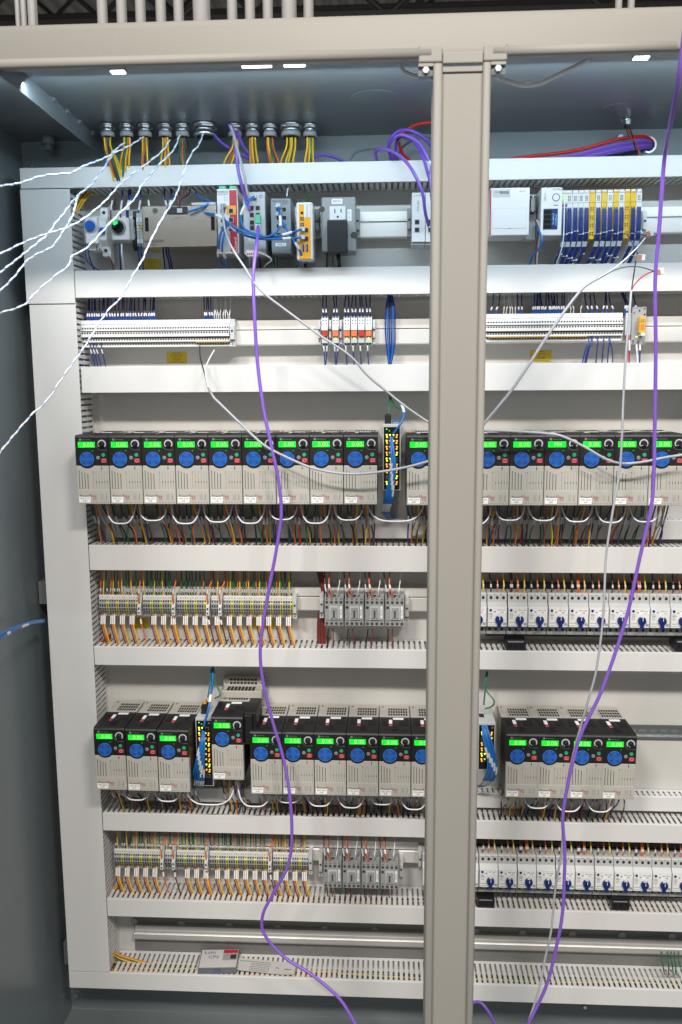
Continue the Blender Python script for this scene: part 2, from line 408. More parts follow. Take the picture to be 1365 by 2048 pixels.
# vertical duct at the left
t = thing('wire_duct','tall vertical white duct down the left edge of the panel','wire duct',-.787,-1.4405,'white slotted wiring ducts')
H = .4165+1.4405; W=.104; dep=.09
zs = 1.4405+.175
MB().box(-.005,W,-dep-.0015,-dep+.0006,zs+.001,H,'duct').build('duct_cover',t,.0008)
MB().box(0,W,-dep,-dep+.0022,0,zs-.001,'duct').build('duct_cover',t,.0008)
for xx in (.0018, W-.0036):
    s=MB(); s.box(xx,xx+.0018,-.010,0,0,H,'duct'); s.box(xx,xx+.0018,-dep+.0024,-dep+.006,0,H,'duct')
    for i in range(int(H/PITCH)):
        z=i*PITCH; s.box(xx,xx+.0018,-dep+.0061,-.0101,z,z+PITCH-.005,'duct')
        s.box(xx,xx+.0018,-dep*.5-.002,-dep*.5+.002,z-.0014,z,'duct').box(xx,xx+.0018,-dep*.5-.002,-dep*.5+.002,z+PITCH-.005,z+PITCH-.0036,'duct')
    s.build('slotted_side',t)
MB().box(.0036,W-.0036,-.0012,-.0002,0,H,'duct').build('duct_back',t)
# shallow ducts right above ducts 4 and 6
za = Z(680,1080,.05); zb_ = Z(680,1036,.05)
o = hduct('shallow white duct behind the upper motor drive wires', -.655, XE, DU['4'][1]+.010, zb_-.004, dep=.045)
o = hduct('shallow white duct behind the lower motor drive wires', -.655, XE, DU['6'][1]+.010, DU['6'][1]+.046, dep=.045)
# wire runs inside the ducts
def run(zc, x0, x1, cols, where, r=.0017, y=-.045):
    for k,c in enumerate(cols):
        pts=[]; n=int((x1-x0)/.12)
        yy = y+rj(.022); z=zc+rj(.007)
        for i in range(n+1): pts.append((x0+i*(x1-x0)/n, yy+rj(.004), z+rj(.003)))
        wire('duct_wire', pts, r, c, where, 'wires lying inside the ducts', sub=3, n=5)
run(-1.456,-.70,-.12,['w_yellow','w_yellow','w_orange','w_orange','w_brown','w_green','w_green','w_yellow','w_orange','w_green'],'lying inside the bottom duct at its wired end',.0022,-.05)
run(-1.456,-.12,.75,['w_green','w_green','w_green','w_brown','w_yellow'],'lying inside the bottom duct beyond the paper slip',.0022,-.05)
run(-.390,-.62,.75,['w_orange','w_brown','w_black','w_yellow'],'lying inside the duct below the upper drives')
run(-.626,-.66,.70,['w_orange','w_brown','w_black','w_dkred','w_yellow'],'lying inside the duct below the upper contactors')
run(-1.041,-.62,.75,['w_orange','w_brown','w_black','w_red'],'lying inside the duct below the lower drives')
run(-1.266,-.66,.70,['w_orange','w_brown','w_black','w_yellow'],'lying inside the duct below the lower contactors')
run(.440,-.62,.5,['w_yellow','w_orange','w_brown','w_orange'],'lying inside the top duct')
# bends of wire showing at the corners of the vertical duct
for (p0,p1,p2,cols,w_) in (((148,438),(158,412),(178,385),['w_yellow','w_brown','w_yellow','w_orange','w_yellow'],'the very top'),((180,1306),(198,1292),(212,1282),['w_orange','w_brown','w_orange','w_brown'],'the upper terminal row'),((212,1802),(224,1788),(236,1776),['w_orange','w_yellow','w_brown','w_orange'],'the lower terminal row'),
        ((222,1902),(240,1916),(300,1934),['w_orange','w_yellow','w_green','w_orange','w_yellow','w_brown','w_green'],'the bottom duct')):
    for k,c in enumerate(cols):
        o=(k-len(cols)/2)*.0035; zo=-o if p0[1]>1850 else -o
        P=[at(*p0,.055)+Vector((-.02,0,.004+zo)),at(*p0,.050)+Vector((0,0,zo)),at(*p1,.045)+Vector((o*.3,0,zo)),at(*p2,.045)+Vector((o*.2,0,zo)),at(*p2,.045)+Vector((.006,.022,zo+.006) if p0[1]<1850 else (.02,.01,zo-.004))]
        wire('corner_wire',P,.0015,c,'turning the corner into the vertical duct at '+w_,'wires turning into the vertical duct')
# ================================================================== rails
def rail(label, x0, x1, zc, kind):
    t = thing('mounting_rail', label, 'rail', x0, zc, 'metal mounting rails')
    L=x1-x0; s=MB()
    if kind=='high':
        s.prism([(-.030,.0275),(-.030,.0085),(-.0315,.0085),(-.0315,.0285),(-.001,.0285),(-.001,.0275)],'x',0,L,'alu')
        s.prism([(-.026,.0085),(-.026,.0065),(-.028,.0065),(-.028,.0085)],'x',0,L,'zinc')
        s.prism([(-.032,.0064),(-.034,.0045),(-.034,-.024),(-.032,-.0265),(-.001,-.0265),(-.001,-.0255),(-.031,-.0255),(-.0325,-.023),(-.0325,.0035),(-.031,.0054)],'x',0,L,'alu')
    elif kind=='din':
        s.box(0,L,-.008,-.007,.0125,.0175,'zinc').box(0,L,-.008,-.007,-.0175,-.0125,'zinc')
        s.box(0,L,-.007,-.001,.0125,.0133,'zinc').box(0,L,-.007,-.001,-.0133,-.0125,'zinc').box(0,L,-.0018,-.001,-.0125,.0125,'zinc')
        for i in range(int(L/.025)): s.cyl((.008+i*.025,-.0018,0),.003,'y',-.0004,'steel',10).cyl((.020+i*.025,-.0018,0),.003,'y',-.0004,'steel',10).box(.008+i*.025,.020+i*.025,-.0021,-.0018,-.003,.003,'steel')
    s.build('rail_profile',t)
    if kind=='high':
        for xx in (.3,.9,1.45):
            if xx<L: MB().cyl((xx,-.001,.036),.0055,'y',-.004,'steel',12).build('rail_screw',t)
    return t
zA = Z(760,450,.034); zB=Z(800,664,.034); zC=Z(830,1201,.034); zD=Z(830,1707,.034)
rail('aluminium rail carrying the power supply and network devices', -.66, XE, zA, 'high')
rail('aluminium rail carrying the upper terminal strips and red relays', -.66, XE, zB, 'high')
rail('aluminium rail carrying the upper terminals and contactors', -.63, XE, zC, 'high')
rail('aluminium rail carrying the lower terminals and contactors', -.63, XE, zD, 'high')
zR = Z(1320,1463,.005)
rail('galvanised slotted rail behind the rightmost lower drives', X(1000,1463,.005), XE, zR, 'din')
zR1 = Z(780,920,.005)
rail('galvanised slotted rail behind the upper drives', -.66, XE, zR1, 'din')
rail('galvanised slotted rail behind the network switch of the lower drives', -.62, X(880,1500,.005), Z(400,1500,.005), 'din')
# busbar angle at the bottom with plugs above
t = thing('mounting_rail','wide bare aluminium rail with nothing mounted, above the bottom duct','rail',-.64,0,None)
z0=Z(500,1857,.012); z1=Z(500,1868,.05); z2=Z(500,1880,.05); z3=Z(500,1898,.02)
MB().prism([(0,z0),(-.012,z0),(-.014,z0-.011),(-.021,z0-.0135),(-.024,z0-.016),(-.024,z0-.028),(-.018,z0-.035),(0,z0-.037)],'x',0,1.7,'alurail').build('rail_profile',t,.0008)
t['label']='wide bare aluminium rail with nothing mounted, above the bottom duct'
zz0=Z(680,1822,.002); zz1=Z(680,1912,.002)
cpart(MB().box(-.645,1.05,-.0026,-.0006,zz1,zz0,'galv'),'galvanised_strip')
for i,(dx,dy) in enumerate(((270,1843),(364,1847),(459,1851),(555,1855),(650,1857),(750,1860),(952,1863),(1045,1866),(1145,1868),(1244,1870),(1344,1872))):
    p=at(dx,dy,.002)
    tag(MB().cyl((p.x,-.0028,p.z),.0088,'y',-.002,'plugdisc',18).build('hole_plug'),f'round grey hole plug on the panel above the bare rail, {nth(i)} in line','plug','grey plugs above the bare rail')
# ================================================================== motor drives
def drive_proto():
    t = thing('motor_drive','x','motor drive',0,0,'black and cream motor drives')
    W,H=.0713,.150
    b=MB().prism([(-.078,.002),(-.156,.002),(-.156,.084),(-.1713,.084),(-.1713,.1445),(-.1695,.148),(-.166,.1497),(-.078,.1497)],'x',0,W,'black')
    b.cyl((.0246,-.150,.098),.0204,'y',-.0216,'black',32)
    b.box(.0465,.0471,-.1718,-.1712,.1215,.1455,'dark')
    hs=b.build('housing',t,.0012)
    v=MB()
    for i in range(9): v.box(.006,.028,-.088-i*.0045,-.0895-i*.0045,.1496,.1500,'blackgloss'); v.box(.046,.066,-.088-i*.0045,-.0895-i*.0045,.1496,.1500,'blackgloss')
    v.box(.030,.044,-.128,-.150,.1496,.1512,'black').box(.033,.041,-.132,-.142,.1512,.1520,'blackgloss')
    v.build('top_vent',t)
    r=MB().box(.0008,W-.0004,-.078,-.006,.003,.148,'cream').box(.001,W-.001,-.030,-.004,.1481,.1500,'cream').box(.018,W-.001,-.078,-.030,.1481,.1497,'cream')
    for i in range(8):
        for j in range(3): r.box(.021+i*.0058,.0252+i*.0058,-.068+j*.016,-.057+j*.016,.1495,.1502,'dark')
    r.cyl((.008,-.016,.1499),.003,'z',.0004,'slot',10)
    for i in range(10): r.box(W-.0005,W-.0001,-.072,-.012,.02+i*.012,.025+i*.012,'slot')
    r.build('rear_housing',t,.0008)
    c=MB().prism([(0.0003,.0),(W-.0003,.0),(W-.0003,.0838),(.0003,.0838)],'y',-.1562,-.1712,'cream')
    lc=c.build('lower_cover',t,.0012)
    g=MB(); 
    for i,(x,z1) in enumerate(((.0058,.0725),(.0120,.0700),(.0183,.0670),(.0246,.0650),(.0365,.0702))):
        g.box(x-.0006,x+.0006,-.1712,-.1716,.0325 if i<4 else .034,z1,'slot' if i<4 else 'faint'); g.cyl((x,-.1712,z1),.0010,'y',-.0005,'slot',8)
    for i in range(5):
        x=.0432+i*.0060; g.box(x-.0005,x+.0005,-.1712,-.1715,.033,.0725,'faint').box(x-.0006,x+.0006,-.1712,-.1716,.046,.0505,'slot')
    for i in range(11): g.box(.0045+i*.006,.0065+i*.006,-.1712,-.17145,.0305,.0318,'whiteplastic'); g.box(.0035+i*.0062,.006+i*.0062,-.1712,-.1717,.0035,.0062,'faint')
    g.box(.0556,.0564,-.1712,-.1716,.0745,.0835,'slot').box(.0550,.0570,-.1712,-.1717,.0768,.0795,'dark')
    g.build('vent_slots',t)
    k=MB()
    k.text('Power',.0078,.0058,.0182,-.17145,'ink','L').text('Flex',.0098,.0265,.0180,-.17145,'redink','L').text('525',.0058,.0335,.0118,-.17145,'redink','L')
    for i,s in enumerate(('PORT','MOD','NET A','NET B')):
        k.text(s,.0030,.0505,.0205-i*.0034,-.17145,'greyink','L'); k.box(.0625,.0640,-.1712,-.1716,.0197-i*.0034,.0212-i*.0034,'ink')
    k.build('printed_logo',t)
    s=MB().box(.0062,.0432,-.1713,-.1719,.1228,.1352,'screen')
    s.text('0.00',.0128,.0285,.1288,-.1721,'digit').box(.0120,.0140,-.1719,-.1721,.1240,.1246,'digit').box(.0165,.0185,-.1719,-.1721,.1240,.1246,'digit').box(.0078,.0090,-.1719,-.1721,.1305,.1310,'digit').text('Hz',.0035,.0395,.126,-.1721,'digit')
    s.build('display',t)
    s=MB().cyl((.0115,-.1712,.1398),.0026,'y',-.0004,'midgrey',12).text('Allen-Bradley',.0036,.0150,.1398,-.17155,'midgrey','L').build('maker_mark',t)
    s=MB().ring(.0585,.1305,.0066,.0092,-45,225-0,-.1713,'lightgrey',20).cyl((.0585,-.1713,.1305),.0062,'y',-.0085,'black',18,r2=.0052).box(.0535,.0548,-.1800,-.1792,.1262,.1275,'whiteplastic')
    s.cyl((.0542,-.1713,.1262),.0011,'y',-.0008,'whiteplastic',8)
    s.build('speed_knob',t)
    s=MB().ring(.0585,.1305,.0128,.0133,190,268,-.1713,'midgrey',10).box(.0585,.0690,-.1713,-.1716,.1173,.1178,'midgrey').build('knob_outline',t)
    s=MB().cyl((.0246,-.1716,.098),.0156,'y',-.0012,'bluekey',32)
    s.ring(.0246,.098,.0060,.0066,0,360,-.1728,'dark',24).ring(.0246,.098,.0149,.0153,0,360,-.1728,'bluekeyline',32).ring(.0246,.098,.0070,.0073,0,360,-.1728,'bluekeyline',24).ring(.0246,.098,.0050,.0053,0,360,-.1728,'bluekeyline',20)
    for a in (45,135,225,315):
        ca,sa=math.cos(math.radians(a)),math.sin(math.radians(a)); nx,nz=-sa*.0005,ca*.0005
        q=[(.0246+.0064*ca+nx,.098+.0064*sa+nz),(.0246+.0156*ca+nx,.098+.0156*sa+nz),(.0246+.0156*ca-nx,.098+.0156*sa-nz),(.0246+.0064*ca-nx,.098+.0064*sa-nz)]
        s.prism(q,'y',-.1728,-.1733,'dark')
    for dx,dz,ang in ((0,.011,0),(0,-.011,PI),(.011,0,-PI/2),(-.011,0,PI/2)):
        ca,sa=math.cos(ang),math.sin(ang)
        s.prism([(.0246+dx+u*ca-w*sa,.098+dz+u*sa+w*ca) for u,w in ((-.0012,-.0007),(.0012,-.0007),(0,.0010))],'y',-.1728,-.1731,'bluekeyline')
    s.text('Sel',.0034,.0246,.098,-.1731,'bluekeyline')
    s.build('keypad',t)
    MB().cyl((.0608,-.1713,.1070),.0041,'y',-.0008,'greenkey',20).text('I',.0050,.0608,.1070,-.1723,'mint').build('start_button',t)
    s=MB().box(.0556,.0676,-.1713,-.1718,.0900,.0992,'redkey').ring(.0616,.0946,.0030,.0034,0,360,-.1718,'whiteplastic',20).build('stop_button',t,.0003)
    MB().cyl((.0490,-.1713,.1010),.0040,'y',-.0005,'midgrey',18).ring(.0490,.1010,.0028,.0032,20,160,-.1719,'lightgrey',10).build('reverse_button',t)
    MB().box(.0365,.0395,-.1713,-.1716,.1152,.1168,'greenkey').build('status_light',t)
    s=MB().box(.0225,.0300,-.130,-.095,.1501,.1504,'paper').box(.0225,.0300,-.130,-.118,.1504,.1506,'redkey').build('warning_sticker',t)
    MB().box(.0320,.0560,-.094,-.083,.1501,.1504,'paper').build('serial_sticker',t)
    return t
DP = drive_proto()
def drive(x, z, tagt, hp, n, where, group, first=False, disp=None):
    lab=f"black and cream motor drive tagged {tagt}, {where}"
    if first:
        t=DP; t.location=(x,0,z); t['label']=lab; t['group']=group
    else: t=dup(DP,x,z,lab,group,skip=() if disp is None else ('display',))
    if disp: 
        s=MB().box(.0062,.0432,-.1713,-.1719,.1228,.1352,'screen').text(disp,.0108,.0270,.1291,-.1721,'digit').build('display',t)
    q=MB().box(.0030,.0282,-.1716,-.1720,.0035,.0160,'paper').text(tagt,.0050,.0156,.0122,-.1722,'ink').text(hp,.0048,.0156,.0070,-.1722,'ink')
    q.build('tag_label',t)
    return t
GU='motor drives in the upper row'; GL='motor drives in the lower row'
drives_u=[]; drives_l=[]
z1 = -.2570
x = X(153,940,.172)
U1=[('VFD-2730','2HP'),('VFD-2731','2HP'),('VFD-2732','2HP'),('VFD-2728','2HP'),('VFD-2705','1HP'),('VFD-2706','1HP'),('VFD-2708','1HP'),('VFD-2709','1HP'),('VFD-2710','2HP')]
x9 = X(756,940,.172); pit=(x9-x)/9
proto_pending=True
for i,(a,b) in enumerate(U1):
    xx=x+i*pit; drives_u.append((xx,a)); 
    if i: drive(xx,z1,a,b,i,'upper row before the switch',GU)
DP_first=(x,z1,U1[0])
U2=[('VFD-2410','3HP'),('VFD-2412','2HP'),('VFD-2614','2HP'),('VFD-2615','2HP'),('VFD-2619','2HP'),('VFD-2620','2HP'),('VFD-2621','2HP'),('VFD-2622','1HP')]
xa=X(814,940,.172); xb=X(1299,940,.172); p2=(xb-xa)/7
for i,(a,b) in enumerate(U2):
    xx=xa+i*p2; drives_u.append((xx,a))
    drive(xx,z1-.0015,a,b,i,'upper row after the switch'+(', showing P04' if i==4 else ''),GU,disp='P04' if i==4 else None)
# lower row
xa=X(189,1500,.172); xb=X(379.5,1510,.172); p3=(xb-xa)/3
for i,(a,b) in enumerate((('VFD-2625','2HP'),('VFD-2626','2HP'),('VFD-2627','2HP'))):
    xx=xa+i*p3; drives_l.append((xx,a)); drive(xx,-.9175-.0012*i,a,b,i,'lower row against the vertical duct',GL)
xa=X(501.5,1540,.172); xb=X(823,1540,.172); p4=(xb-xa)/5
for i,(a,b) in enumerate((('VFD-2635','5HP'),('VFD-2637','2HP'),('VFD-2639','1HP'),('VFD-2640','2HP'),('VFD-2004','3HP'),('VFD-2006','1HP'))):
    xx=xa+i*p4; drives_l.append((xx,a)); drive(xx,-.9205,a,b,i,'lower row before the post',GL)
xa=X(1012,1540,.172); xb=X(1271,1540,.172); p5=(xb-xa)/4
for i,(a,b) in enumerate((('VFD-2008','1HP'),('VFD-2009','1HP'),('VFD-2010','1HP'),('VFD-1810','3HP'))):
    xx=xa+i*p5; drives_l.append((xx,a)); drive(xx,-.9165,a,b,i,'lower row of four beyond the post',GL)
# the larger drive: the control face of the small one in front of a wide shell
xc=X(424,1500,.178); zc_=Z(450,1560,.178)
big=drive(xc,zc_,'VFD-2629','5HP',0,'with a wide cream back plate, the largest',GL)
big.location.y=-.006
drives_l.append((xc,'VFD-2629'))
MB().box(-.012,.104,-.006,.004,-.016,.158,'cream').box(.0,.100,-.020,-.006,.150,.188,'cream').box(-.010,.104,-.060,-.006,-.016,.078,'cream').box(.004,.098,-.060,-.020,.1505,.168,'cream').build('back_plate',big,.0015)
g=MB()
for i in range(8):
    for j in range(2): g.box(.016+i*.0085,.0225+i*.0085,-.0205,-.0200,.171+j*.0085,.1765+j*.0085,'dark')
for i in range(8): g.box(.014+i*.0085,.0205+i*.0085,-.056,-.030,.1680,.1684,'dark')
g.build('back_grille',big)
for xx in (.008,.093): MB().cyl((xx,-.020,.180),.005,'y',-.004,'steel',14).build('mounting_screw',big)
MB().box(.0715,.099,-.148,-.061,.079,.1505,'black').box(.0715,.090,-.1575,-.148,.079,.148,'black').build('side_shell',big,.0015)
MB().cyl((.026,-.0602,-.008),.0042,'y',-.0006,'ink',16).text('Allen-Bradley',.0068,.034,-.008,-.0608,'ink','L').build('printed_logo',big)
for xx in (.0,.100): MB().cyl((xx,-.0602,-.006),.006,'y',-.0005,'dark',16).build('mounting_hole',big)
# proto becomes the first drive, last of all, so that the copies are clean
drive(DP_first[0],DP_first[1],DP_first[2][0],DP_first[2][1],0,'first in the upper row',GU,first=True)
# ================================================================== industrial switches with lit ports
def port_switch(label, x, z, Hh, rows, dep=.118, W=.039, clip=None):
    t=thing('network_switch',label,'network switch',x,z,'tall network switches among the drives')
    MB().box(0,W,-dep,-.012,0,Hh,'lightgrey').build('metal_case',t,.001)
    MB().box(.0022,W-.0022,-dep-.0008,-dep,.0025,Hh-.006,'blackgloss').build('front_face',t)
    for c in range(2):
        for r in range(rows):
            zz=Hh-.030-r*.0128; xx=.0075+c*.0150
            p=MB().box(xx,xx+.0092,-dep-.0014,-dep-.0009,zz,zz+.0088,'zinc').box(xx+.0014,xx+.0078,-dep-.0018,-dep-.0014,zz+.0012,zz+.0068,'dark')
            po=p.build('port',t)
            if (r*7+c*3+rows)%9!=4:
                m=MB(); ml='amber' if (r+c)%4 else 'yellowled'
                m.box(xx-.0006,xx+.0022,-dep-.0024,-dep-.0018,zz+.0054,zz+.0088,'yellowled' if r<2 else ml); m.box(xx+.0070,xx+.0098,-dep-.0024,-dep-.0018,zz+.0056,zz+.0084,ml)
                m.box(xx+(.0058 if c else .0004),xx+(.0088 if c else .003),-dep-.0024,-dep-.0018,zz+.0008,zz+.0040,ml)
                m.build('port_light',po)
    MB().box(.0075,.0095,-dep-.0014,-dep-.0008,Hh-.0115,Hh-.0095,'greenled').box(.0135,.0150,-dep-.0014,-dep-.0008,Hh-.0145,Hh-.0135,'greenled').build('status_light',t)
    if clip: MB().cyl((W-.007,-dep-.0008,Hh-.0115),.0022,'y',-.001,'steel',12).build('round_badge',t)
    MB().box(.006,.017,-dep+.030,-dep+.050,Hh,Hh+.0008,'dark').build('power_socket',t)
    return t
def powerplug(label,x,z,orange=False):
    t=thing('power_plug',label,'plug',x,z,'power plugs on the tall switches')
    m=MB().box(0,.014,-.095,-.070,0,.020,'black').box(.002,.012,-.092,-.074,.020,.023,'black')
    m.build('plug_body',t,.0006)
    if orange: MB().prism([(.003,.021),(.012,.021),(.010,.030),(.006,.027)],'y',-.090,-.076,'orangeplastic').build('release_lever',t)
    return t
sx=X(766,900,.118); sz=Z(780,981,.118)
port_switch('tall black network switch with lit ports between upper drives',sx,sz,.1445,9)
sx2=X(393,1500,.118); sz2=Z(405,1572,.118)
port_switch('tall black network switch with lit ports beside the largest drive',sx2,sz2,.1890-.022,10,clip=True)
sx3=X(956,1500,.118); sz3=Z(980,1540,.118)
port_switch('tall network switch half hidden by the centre post',sx3,sz3,.1140,6,clip=True)
pz=Z(775,848,.08); powerplug('black power plug on top of the upper switch',X(770,840,.08),pz)
powerplug('black power plug with an orange lever on the lower switch',X(405,1400,.08),sz2+.1672,True)
# ================================================================== wires below the drives
def under(x0, z0, tagt, ztop, grp, seed, yellow=True):
    rnd=random.Random(seed)
    cols=['w_black','w_green','w_orange','w_yellow','w_black','w_orange','w_yellow','w_navy','w_brown'] if seed%3 else ['w_navy','w_green','w_orange','w_yellow','w_brown','w_red','w_yellow','w_black','w_green']
    n=len(cols)
    for k,c in enumerate(cols):
        xx=x0+.006+(k+.3*rnd.random())*(.062/n); dx=rnd.uniform(-.010,.012); y0=-.10-.03*rnd.random(); y1=-.035-.035*rnd.random()
        L=z0-ztop
        pts=[(xx,y0,z0+.012),(xx+rnd.uniform(-.003,.003),y0,z0-.010),(xx+dx*.35+rnd.uniform(-.004,.004),y0*.88,z0-L*.42),(xx+dx,y1-.022,z0-L*.75),(xx+dx+rnd.uniform(-.003,.003),y1,ztop-.012)]
        wire('motor_wire',pts,.00165,c,f'below the drive tagged {tagt}',grp,sleeves=((.45,.58),),sub=4)
    # thin striped control wire
    xx=x0+.04+rnd.uniform(-.01,.01)
    wire('motor_wire',[(xx,-.125,z0+.01),(xx+.004,-.13,z0-.02),(xx+.012,-.10,z0-.055),(xx+.006,-.06,ztop-.01)],.0009,'w_navy',f'below the drive tagged {tagt}',grp,sub=4,n=5)
zu=DU['4'][1]; zl=DU['6'][1]
for i,(xx,a) in enumerate(drives_u): under(xx,-.257,a,zu,'wires below the upper drives',i)
for i,(xx,a) in enumerate(drives_l): under(xx,-.9175 if a!='VFD-2629' else -.925,a,zl,'wires below the lower drives',i+40)
def loop(xa,xb,z,sag,lab,grp):
    pts=[]
    for k in range(9):
        t=k/8; u=t*2-1; pts.append((xa+(xb-xa)*(.5+.5*math.copysign(abs(u)**.7,u)), -.128-.006*math.sin(t*PI), z-.004-sag*(1-abs(u)**2.6)))
    pts[0]=(xa-.001,-.120,z+.008); pts[-1]=(xb+.001,-.120,z+.008)
    t=thing('jumper_cable',lab,'cable',xa,z,grp); 
    MB().tube([(p[0]-xa,p[1],p[2]-z) for p in pts],.0017,'w_white',7).build('white_strand',t)
    MB().tube([(p[0]-xa+.0017*math.sin(k*1.3),p[1]-.0017*math.cos(k*1.3)+.0001,p[2]-z-.0006) for k,p in enumerate(smoothpath(pts,6))],.00045,'w_purple',5,raw=True).build('stripe_strand',t)
def loops(lst,z,grp):
    L=sorted(lst)
    for i in range(len(L)-1):
        if L[i+1][0]-L[i][0] > .16: continue
        loop(L[i][0]+.045,L[i+1][0]+.043,z,.037+random.uniform(-.004,.009),f'white jumper cable looping from drive {L[i][1]} to drive {L[i+1][1]}',grp)
loops(drives_u,-.257,'white loops under the upper drives')
loops([d for d in drives_l],-.922,'white loops under the lower drives')
# ================================================================== small terminal blocks
def term_proto(kind):
    """kinds: plain, earth, tall for the coloured-wire rows; strip for the many-tier rows"""
    t=thing('terminal_block','x','terminal block',0,0,'g')
    w=.0056
    if kind in('plain','earth'):
        bm='greyplastic' if kind=='plain' else 'peyellow'
        b=MB().prism([(-.034,-.022),(-.046,-.024),(-.050,-.019),(-.056,-.006),(-.056,.006),(-.050,.014),(-.047,.024),(-.034,.024)],'x',0,w,bm)
        if kind=='earth': b.box(.0018,.0036,-.0568,-.0562,-.006,.006,'pegreen').prism([(-.0506,-.0195),(-.0566,-.006),(-.0562,-.006),(-.0500,-.0195)],'x',.0018,.0036,'pegreen')
        for zz,yy in ((.0100,-.0540),(-.0085,-.0556),(-.0155,-.0530)): b.cyl((w/2,yy+.002,zz),.0019,'y',-.0022,'dark',8)
        b.box(.0012,w-.0012,-.0567,-.0560,-.003,.003,'dark')
        b.build('terminal_body',t)
        MB().box(.0003,w-.0003,-.0530,-.0480,.0135,.0235,'paper').box(.002,.0036,-.0533,-.0530,.016,.021,'greyink').build('marker_tag',t)
        MB().box(.001,w-.001,-.050,-.046,-.0275,-.0235,'greyplastic').build('wire_entry',t)
    elif kind=='tall':
        w=.0085
        MB().prism([(-.034,-.030),(-.048,-.030),(-.060,-.022),(-.064,-.004),(-.060,.004),(-.048,.020),(-.044,.030),(-.034,.030)],'x',0,w,'lightgrey').build('terminal_body',t,.0004)
        MB().box(.001,w-.001,-.0648,-.0625,-.020,.002,'whiteplastic').box(.0025,w-.0025,-.0653,-.0648,-.008,-.002,'dark').box(.0025,w-.0025,-.0653,-.0648,-.017,-.013,'dark').build('fuse_lever',t)
        MB().cyl((w+.0015,-.040,.026),.003,'y',-.005,'steel',10).build('screw',t)
    elif kind=='strip':
        b=MB().prism([(-.034,-.026),(-.052,-.029),(-.052,-.018),(-.058,-.018),(-.058,-.008),(-.064,-.007),(-.064,.004),(-.060,.004),(-.060,.016),(-.052,.020),(-.046,.030),(-.034,.030)],'x',0,w,'whiteplastic')
        for zz,yy in ((.0120,-.0602),(.0010,-.0642),(-.0130,-.0582)): b.cyl((w/2,yy+.001,zz),.0019,'y',-.0013,'dark',8)
        b.box(0.0,w,-.0650,-.0640,.0040,.0062,'slot').box(0,w,-.0594,-.058,-.0104,-.0078,'slot').box(.001,w-.001,-.0527,-.0520,-.0245,-.0205,'slot')
        b.build('terminal_body',t)
        MB().box(.0001,w-.0001,-.0535,-.0475,.0215,.0300,'paper').build('marker_tag',t)
    return t
TP={}
def term(kind,x,z,label,group):
    if kind not in TP:
        t=term_proto(kind); TP[kind]=t; t.location=(x,0,z); t['label']=label; t['group']=group; return t
    return dup(TP[kind],x,z,label,group)
def clamp(x,z,label,w=.009,h=.058,m='lightgrey',dep=.055):
    t=thing('end_clamp',label,'end clamp',x,z,'end clamps on the rails')
    MB().box(0,w,-dep,-.030,-h/2,h/2,m).box(.001,w-.001,-dep-.005,-dep,-h/4,h/4,m).build('clamp_body',t,.0006)
    MB().cyl((w/2,-dep-.005,.004),.0024,'y',-.001,'dark',12).cyl((w/2,-dep,-h/2+.006),.0016,'y',-.001,'dark',8).build('clamp_screw',t)
    g=MB()
    for i in range(4): g.box(.0005,w-.0005,-dep-.0004,-dep,-h/2+.009+i*.0022,-h/2+.010+i*.0022,'slot')
    g.build('clamp_ribs',t)
    return t
def row(pxa,pxb,py,tallpx,z,name,grp,uppercols,seed):
    rnd=random.Random(seed)
    xa,xb=X(pxa,py,.055),X(pxb,py,.055); talls=[X(p,py,.055) for p in tallpx]
    x=xa; i=0; k=0; res=[]; pit=.0058; ci={'plain':0,'earth':0,'tall':0}
    while x<xb-.004:
        if k<len(talls) and x>talls[k]-.006:
            term('tall',x,z,f'{nth(ci["tall"])} raised pale fuse block in the {name} terminal row, fed by an orange wire',grp+' fuse blocks'); ci['tall']+=1
            res.append(('tall',x)); x+=.0115; k+=1; i=0; continue
        kind='earth' if i%4==3 else 'plain'
        term(kind,x,z,f"{nth(ci[kind])} {'yellow and green earth' if kind=='earth' else 'grey'} terminal block in the {name} coloured-wire row",grp); ci[kind]+=1
        res.append((kind,x)); x+=pit; i+=1
    clamp(x+.0005,z,f'grey end clamp closing the {name} coloured-wire terminal row')
    return res
zrC=Z(400,1212,.055); zrD=Z(420,1722,.055)
RC=row(199,588,1212,(277,345,414,441),zrC,'upper','terminal blocks of the upper coloured row',None,1)
RD=row(229,618,1715,(323,349,414,541),zrD,'lower','terminal blocks of the lower coloured row',None,2)
